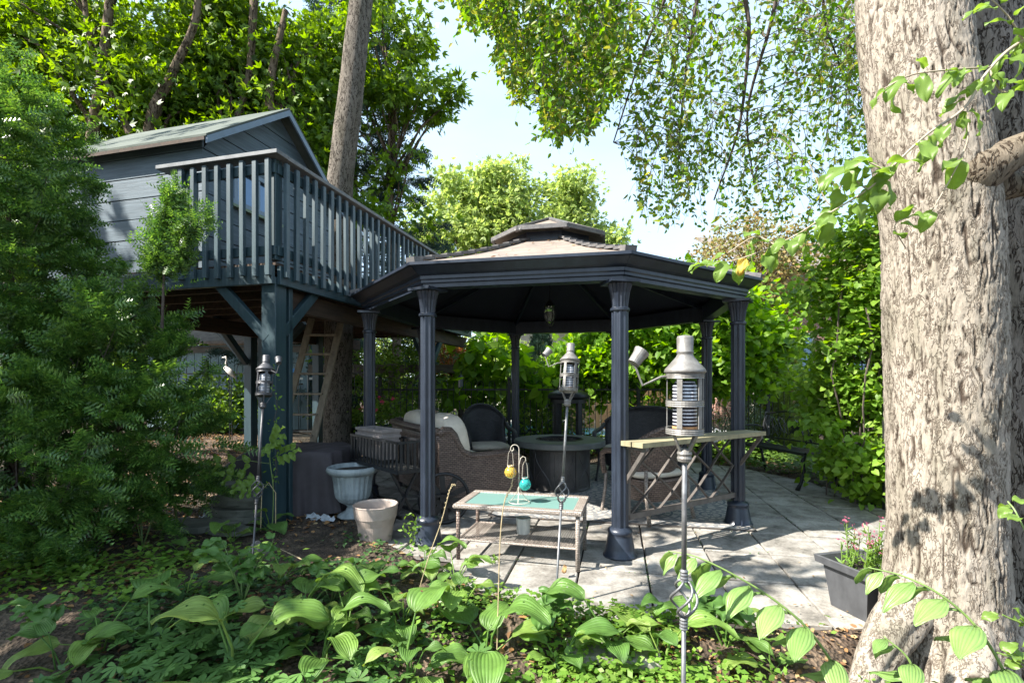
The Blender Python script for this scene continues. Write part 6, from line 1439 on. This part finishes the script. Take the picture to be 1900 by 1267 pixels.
seal([WW(1900, 1430, 1.5), WW(1880, 1290, 1.5), WW(1825, 1180, 1.52), WW(1755, 1110, 1.56), WW(1680, 1070, 1.62), WW(1610, 1052, 1.68)], 'right arching stem of ribbed hanging leaves before the big trunk', 11, .95)
seal([WW(1700, 1460, 1.5), WW(1712, 1330, 1.48), WW(1690, 1230, 1.47), WW(1640, 1180, 1.5)], 'short arching stem low before the big trunk', 6, .8)
# leafy branches crossing the big trunk
BL = [leafmesh('leaf', M['l_branch'], L, w_, .02, .0, d, fold=.2, ribs=0, seed=40+i, wav=.008) for i, (L, w_, d) in enumerate(((.085, .055, .8), (.10, .062, 1.0), (.075, .045, .6), (.11, .05, .9)))]
BLY = leafmesh('leaf', M['l_yellow'], .07, .045, .02, 0, .8, seed=51)
br_o = thing('leafy_branch', WW(2250, -30, 1.75), 'thin leafy branch hanging across the big pale trunk', 'branch')
def branch(pts, nl, r=.006, fr=.0, yl=()):
    C = spline([(*p, 0) for p in pts], 8)[:, :3]; base = np.array(br_o.location)
    MB().tube(C-base, list(np.linspace(r, .0018, len(C))), 6).build('twig', M['twigpale'], br_o, smooth=True)
    for k in range(nl):
        f = fr+(1-fr)*(k+random.random())/nl; x = f*(len(C)-1); i = min(int(x), len(C)-2); p = Vector(C[i]*(1-(x-i))+C[i+1]*(x-i))
        t_ = Vector(C[i+1]-C[i]).normalized(); d = (t_*.5+Vector((random.uniform(-1, 1), random.uniform(-.8, .5), random.uniform(-1.0, .35)))).normalized(); n_ = Vector((random.uniform(-.5, .5), -.5, 1)).normalized()
        y = n_.cross(d).normalized(); z_ = d.cross(y); q = link('leaf', BLY if k in yl else random.choice(BL), br_o, p-Vector(base), Matrix((d, y, z_)).transposed().to_euler()); s_ = random.uniform(.65, 1.1); q.scale = (s_, s_, s_)
branch([WW(2250, -30, 1.75), WW(2010, 30, 1.75), WW(1895, 78, 1.75), WW(1835, 130, 1.74), WW(1790, 200, 1.73), WW(1720, 250, 1.73), WW(1655, 310, 1.74), WW(1610, 352, 1.76), WW(1540, 395, 1.8), WW(1470, 440, 1.84), WW(1380, 478, 1.9), WW(1310, 492, 1.95)], 44, .007, .15, (38,))
branch([WW(1840, 125, 1.74), WW(1760, 130, 1.72), WW(1690, 140, 1.72), WW(1640, 165, 1.74)], 11, .0035)
branch([WW(1795, 200, 1.73), WW(1795, 260, 1.72), WW(1770, 320, 1.73), WW(1730, 390, 1.74)], 3, .003, .3)
branch([WW(1650, 320, 1.74), WW(1600, 300, 1.76), WW(1540, 320, 1.8)], 9, .0035)
branch([WW(1610, 352, 1.76), WW(1570, 330, 1.8), WW(1540, 380, 1.84), WW(1500, 300, 1.86)], 9, .0035)
branch([WW(1680, 460, 1.8), WW(1660, 420, 1.8), WW(1690, 400, 1.79)], 4, .002)
branch([WW(1900, 78, 1.75), WW(1870, 30, 1.74), WW(1830, -10, 1.74)], 8, .004)
branch([WW(1835, 130, 1.74), WW(1860, 170, 1.72), WW(1900, 160, 1.7)], 9, .004)
branch([WW(1440, 455, 1.86), WW(1400, 440, 1.9), WW(1350, 470, 1.93)], 6, .003)
# leafy sprig bottom right corner
sp_o = thing('sprig', WW(1990, 1300, 1.6), 'small round-leaved sprig at the lower right edge', 'plant')
for pts in ([WW(1990, 1300, 1.6), WW(1930, 1180, 1.6), WW(1860, 1140, 1.62)], [WW(1990, 1300, 1.6), WW(1940, 1080, 1.62), WW(1890, 960, 1.66), WW(1870, 930, 1.7)], [WW(1990, 1300, 1.6), WW(1900, 1230, 1.55), WW(1850, 1210, 1.56)]):
    C = spline([(*p, 0) for p in pts], 6)[:, :3]; MB().tube(C-np.array(sp_o.location), .0028, 5).build('stem', M['greenstem'], sp_o)
    for k in range(9):
        p = Vector(C[min(len(C)-1, 3+int(k*(len(C)-4)/8))]); d = Vector((random.uniform(-1, 1), random.uniform(-.6, .4), random.uniform(-.4, .6))).normalized(); y = Vector((0, -.5, 1)).cross(d).normalized()
        q = link('leaf', BL[2], sp_o, p-sp_o.location, Matrix((d, y, d.cross(y))).transposed().to_euler()); q.scale = (.7, .8, .7)
# young plant with compound leaves by the corner post
sap = thing('elder_sapling', WW(505, 985, 4.25), 'young plant with bright compound leaves in front of the green corner post', 'plant')
sb = np.array(sap.location); stem = spline([(0, 0, 0, 0), (.01, 0, .35, 0), (-.02, 0, .62, 0), (-.01, 0, .80, 0)], 5)[:, :3]; MB().tube(stem, .004, 5).build('stem', M['greenstem'], sap)
MB().tube([(-.1, 0, .0), (-.09, 0, .35), (-.03, 0, .42), (.03, 0, .33), (.03, 0, 0)], .004, 5).build('dry_loop', M['drystalk'], sap)
LF = [leafmesh('leaflet', M['l_fresh2'] if 'l_fresh2' in M else M['l_branch'], .10, .055, .008, 0, .5, fold=.15, ribs=0, seed=60)]
for (px, py, tx, ty) in ((500, 860, 395, 858), (505, 850, 545, 835), (495, 905, 420, 880), (505, 838, 520, 800), (500, 900, 450, 905), (505, 820, 500, 830)):
    a = Wp(px, py, 4.2); b_ = Wp(tx, ty, 4.05); rch = MB().tube([a-Vector(sb), a.lerp(b_, .5)+Vector((0, 0, .03))-Vector(sb), b_-Vector(sb)], .0025, 4).build('leaf_stalk', M['greenstem'], sap)
    L = (b_-a); ax_ = L.normalized()
    for k in range(7):
        f = 1 if k == 6 else .35+.3*(k//2)*.85; s_ = (0 if k == 6 else (1 if k % 2 else -1)); p = a.lerp(b_, f); pr = Vector((0, -1, .35)).cross(ax_).normalized()
        d = (ax_+pr*s_*1.3+Vector((0, -.2, -.15))).normalized(); y = Vector((0, -.8, .8)).cross(d).normalized(); q = link('leaflet', LF[0], rch, p-Vector(sb), Matrix((d, y, d.cross(y))).transposed().to_euler()); q.scale = (.95,)*3
# small plant by the column foot
def tuft(P, n, r, h, label, tm, mat, sz, nm='small_plant'):
    o = thing(nm, P, label, 'plant'); p = rng.normal(size=(n, 3))*np.array([r, r, h*.35])+np.array([0, 0, h*.6]); p[:, 2] = np.abs(p[:, 2])
    for k in range(5): e = p[k]; MB().tube([(0, 0, 0), (e[0]*.5, e[1]*.5, e[2]*.7), tuple(e)], .002, 4).build('stem', M['greenstem'], o)
    link('foliage', leaves_mesh('foliage', tm, p, rdir(n, .4), rdir(n, 1.3)+np.array([0, -.4, 0]), rng.uniform(*sz, n), mat), o)
q = Wp(768, 1004, 3.98); tuft((q.x, q.y, 0), 60, .045, .20, 'small light green weed at the foot of the front left column', T_LEAF, M['l_fresh'], (.025, .05))
q = Wp(918, 1046, 3.6); tuft((q.x, q.y, 0), 26, .02, .04, 'tiny weed in the patio joint under the side table', T_LEAF, M['l_fresh'], (.02, .035))
q = Wp(1018, 1080, 3.2); tuft((q.x+.1, q.y, 0), 14, .01, .03, 'tiniest weed sprouting from a slab crack', T_LEAF, M['l_fresh'], (.012, .02))
# vine on the post
vn = thing('post_vine', (P0.x+.02, P0.y-.03, 0), 'thin creeper climbing the face of the green corner post', 'vine')
P = [(random.uniform(-.03, .03)+.0, -.012, .45+.09*k) for k in range(12)]; MB().tube([(0, -.05, .0)]+P, .0025, 4).build('stem', M['twig'], vn)
pp = np.concatenate([np.array(p_)+rng.normal(size=(5, 3))*np.array([.03, .008, .03])+np.array([0, -.012, 0]) for p_ in P]); link('foliage', leaves_mesh('foliage', T_LEAF, pp, rdir(len(pp)), rdir(len(pp))+np.array([0, -1.4, 0]), rng.uniform(.025, .04, len(pp)), M['l_fresh']), vn)
# dry stalks
for (pts, lab) in (([WW(955, 868, 2.5), WW(948, 905, 2.5), WW(936, 930, 2.5), WW(928, 1000, 2.5), WW(924, 1130, 2.5), WW(920, 1290, 2.45)], 'dry tan flower stalk standing in front of the side table'),
                   ([WW(845, 900, 2.9), WW(836, 905, 2.9), WW(818, 970, 2.9), WW(790, 1050, 2.9), WW(755, 1180, 2.9), WW(745, 1230, 2.85)], 'leaning dry flower stalk in front of the cart wheel')):
    C = spline([(*p, 0) for p in pts], 8)[:, :3]; o = thing('dry_stalk', tuple(C[-1]), lab, 'stalk', 0, 'dry flower stalks'); MB().tube(C-C[-1], list(np.linspace(.0022, .0035, len(C))), 5).build('stem', M['drystalk'], o)
    m = MB()
    for k in range(16): p = Vector(C[1+k]-C[-1]) if k+1 < len(C) else Vector((0, 0, 0)); m.lathe([(0, -.006), (.004, 0), (0, .008)], 5, p+Vector((random.uniform(-.006, .006), 0, 0)), (False, False))
    m.build('seed_pods', M['drystalk'], o, kind='stuff')
# long dry stems lying in the bed
ds = thing('fallen_twig', WW(590, 1030, 3.9), 'long pale dry stem fallen across the bed below the cover', 'twig')
MB().tube([gl(520, 1018)-ds.location, gl(590, 1052, .06)-ds.location, gl(640, 1098, .05)-ds.location, gl(700, 1150)-ds.location], .0035, 5).build('stem', M['drystalk'], ds)
ds = thing('fallen_twig', gl(390, 1030), 'short pale twig leaning beside the shaded hosta', 'twig'); MB().tube([(0, 0, .03), gl(420, 1045, .08)-ds.location, gl(385, 1080)-ds.location], .003, 5).build('stem', M['drystalk'], ds)
# single fallen leaf on the patio
fl = thing('fallen_leaf', G(1046, 1072)+Vector((0, 0, .03)), 'single rust-coloured leaf lying on the patio slabs by the middle torch', 'leaf'); me = leafmesh('blade', M['l_litter'], .075, .035, .01, .2, 1.6, seed=70); o = link('blade', me, fl, (0, 0, -.01), (0, -1.2, 1.2))
# ---------------- countless cover: litter, ivy, cranesbill, fresh ground cover
def scatter(n, xr, yr, dens, dz=(.004, .03), inp=(-9, -.02)):
    x = rng.uniform(*xr, n*3); y = rng.uniform(yr[0], yr[1], n*3); d = in_patio(x, y); k = (d < inp[1]) & (d > inp[0]) & (rng.random(n*3) < dens(x, y)); x, y = x[k][:n], y[k][:n]
    z = gz(x, y)+rng.uniform(*dz, len(x)); return np.stack([x, y, z], 1)
def stuffm(name, me, kind='stuff'): o = link(name, me); o['kind'] = kind; return o
p = scatter(15000, (-6.5, 4.5), (1.6, 9), lambda x, y: np.clip(.35+.6*vnoise(x*1.5, y*1.5, x*0, 31), .08, 1)); n = len(p)
tilt = rng.normal(size=(n, 3))*.35+np.array([0, 0, 1]); stuffm('leaf_litter', leaves_mesh('leaf_litter', T_LEAF, p, np.concatenate([rng.normal(size=(n, 2)), rng.normal(size=(n, 1))*.2], 1), tilt, rng.uniform(.02, .06, n), M['l_litter']))
p = scatter(1500, (.2, 2.3), (1.9, 2.9), lambda x, y: .7+0*x); n = len(p); stuffm('soil_litter', leaves_mesh('soil_litter', T_LEAF, p, np.concatenate([rng.normal(size=(n, 2)), rng.normal(size=(n, 1))*.2], 1), rng.normal(size=(n, 3))*.35+np.array([0, 0, 1]), rng.uniform(.012, .04, n), M['l_litter']))
# moss and tiny weeds in the slab joints
jp = []
for k in range(2600):
    if k % 2: u_ = -.717+random.randint(-4, 8)*SU; v_ = random.uniform(2.2, 7.5)
    else: v_ = 3.53+random.randint(-2, 7)*SV; u_ = random.uniform(-2.5, 3.5)
    if math.sin(u_*5.1)*math.sin(v_*3.7+1) < .15: continue
    q = PU*u_+PV*v_; jp.append((q.x+random.gauss(0, .004), q.y+random.gauss(0, .004), -.004))
jp = np.array(jp); jp = jp[in_patio(jp[:, 0], jp[:, 1]) > .02]; n = len(jp); stuffm('joint_moss', leaves_mesh('joint_moss', T_SMALL, jp, rdir(n, .5), rdir(n, 1), rng.uniform(.008, .02, n), M['l_ivy']))
# leaves blown on the slabs
p = scatter(190, (-1.2, 3.9), (2.7, 6.5), lambda x, y: .5+0*x, (.006, .012), (.03, 9)); n = len(p); p[:, 2] = .010
stuffm('patio_litter', leaves_mesh('patio_litter', T_LEAF, p, np.concatenate([rng.normal(size=(n, 2)), np.zeros((n, 1))], 1), rng.normal(size=(n, 3))*.15+np.array([0, 0, 1]), rng.uniform(.012, .03, n), M['l_litter']))
def patch(name, n, xr, yr, dens, tm, mat, sz, h=(.02, .07), upn=1.6):
    p = scatter(n, xr, yr, dens, h, (-9, .03)); m = len(p); stuffm(name, leaves_mesh(name, tm, p, rng.normal(size=(m, 3))*np.array([1, 1, .25]), rng.normal(size=(m, 3))*.45+np.array([0, -.15, upn]), rng.uniform(*sz, m), mat)); return m
def blob(cx_, cy_, rx, ry): return lambda x, y: np.exp(-((x-cx_)/rx)**2-((y-cy_)/ry)**2)
def multi(L, noise=.5, s_=3, sd=7): return lambda x, y: np.clip(sum(blob(*b_)(x, y) for b_ in L), 0, 1)*np.clip(.55+noise*2*vnoise(x*s_, y*s_, x*0, sd), 0, 1)
patch('fresh_ground_cover', 5200, (-4, -1.4), (2.3, 4.4), multi([(-2.95, 3.35, .65, .45), (-2.3, 3.45, .4, .3)]), T_SMALL, M['l_fresh'], (.03, .06), (.03, .11))
patch('ivy_cover', 6000, (-3.4, 1.6), (1.9, 4.4), multi([(-1.5, 3.0, .8, .5), (-1.0, 2.5, .8, .4), (-.9, 3.4, .4, .3), (-1.9, 2.6, .5, .4), (-1.2, 3.9, .3, .2)]), T_IVY, M['l_ivy'], (.03, .055), (.01, .06))
patch('cranesbill_cover', 700, (-2.6, .2), (1.9, 3.0), multi([(-1.65, 2.35, .5, .25), (-1.1, 2.3, .5, .25)]), T_PALM, M['l_ger'], (.05, .085), (.04, .13), 2.2)
patch('low_weed_cover', 5200, (-.6, 2.2), (1.9, 2.95), multi([(.3, 2.5, .5, .22), (.75, 2.55, .4, .15), (.2, 2.2, .6, .25), (-.1, 2.75, .3, .2), (1.0, 2.2, .4, .2)]), T_SMALL, M['l_fresh'], (.022, .048), (.01, .11), 1.2)
patch('shade_ground_cover', 6500, (3.3, 6.5), (4.2, 9.5), lambda x, y: np.clip(.6+vnoise(x*2, y*2, x*0, 3), 0, 1), T_IVY, M['l_shade'], (.05, .10), (.02, .16))
patch('rear_ground_cover', 4200, (-2.6, 4.5), (8.3, 9.6), lambda x, y: np.clip(.6+vnoise(x*2, y*2, x*0, 5), 0, 1), T_LEAF, M['l_mix'], (.07, .14), (.05, .35))
tot = sum(len(o.data.polygons) for o in S.objects if o.type == 'MESH'); print('faces', tot, 'canopy', nh, 'yew', ny)
import collections
seen = {}
for o in S.objects:
    if o.type == 'MESH': seen[o.data.name] = sum(max(1, len(q.vertices)-2) for q in o.data.polygons) if len(o.data.polygons) < 3000 else len(o.data.loops)-2*len(o.data.polygons)
print('unique tris', sum(seen.values()), sorted(seen.items(), key=lambda t: -t[1])[:12])
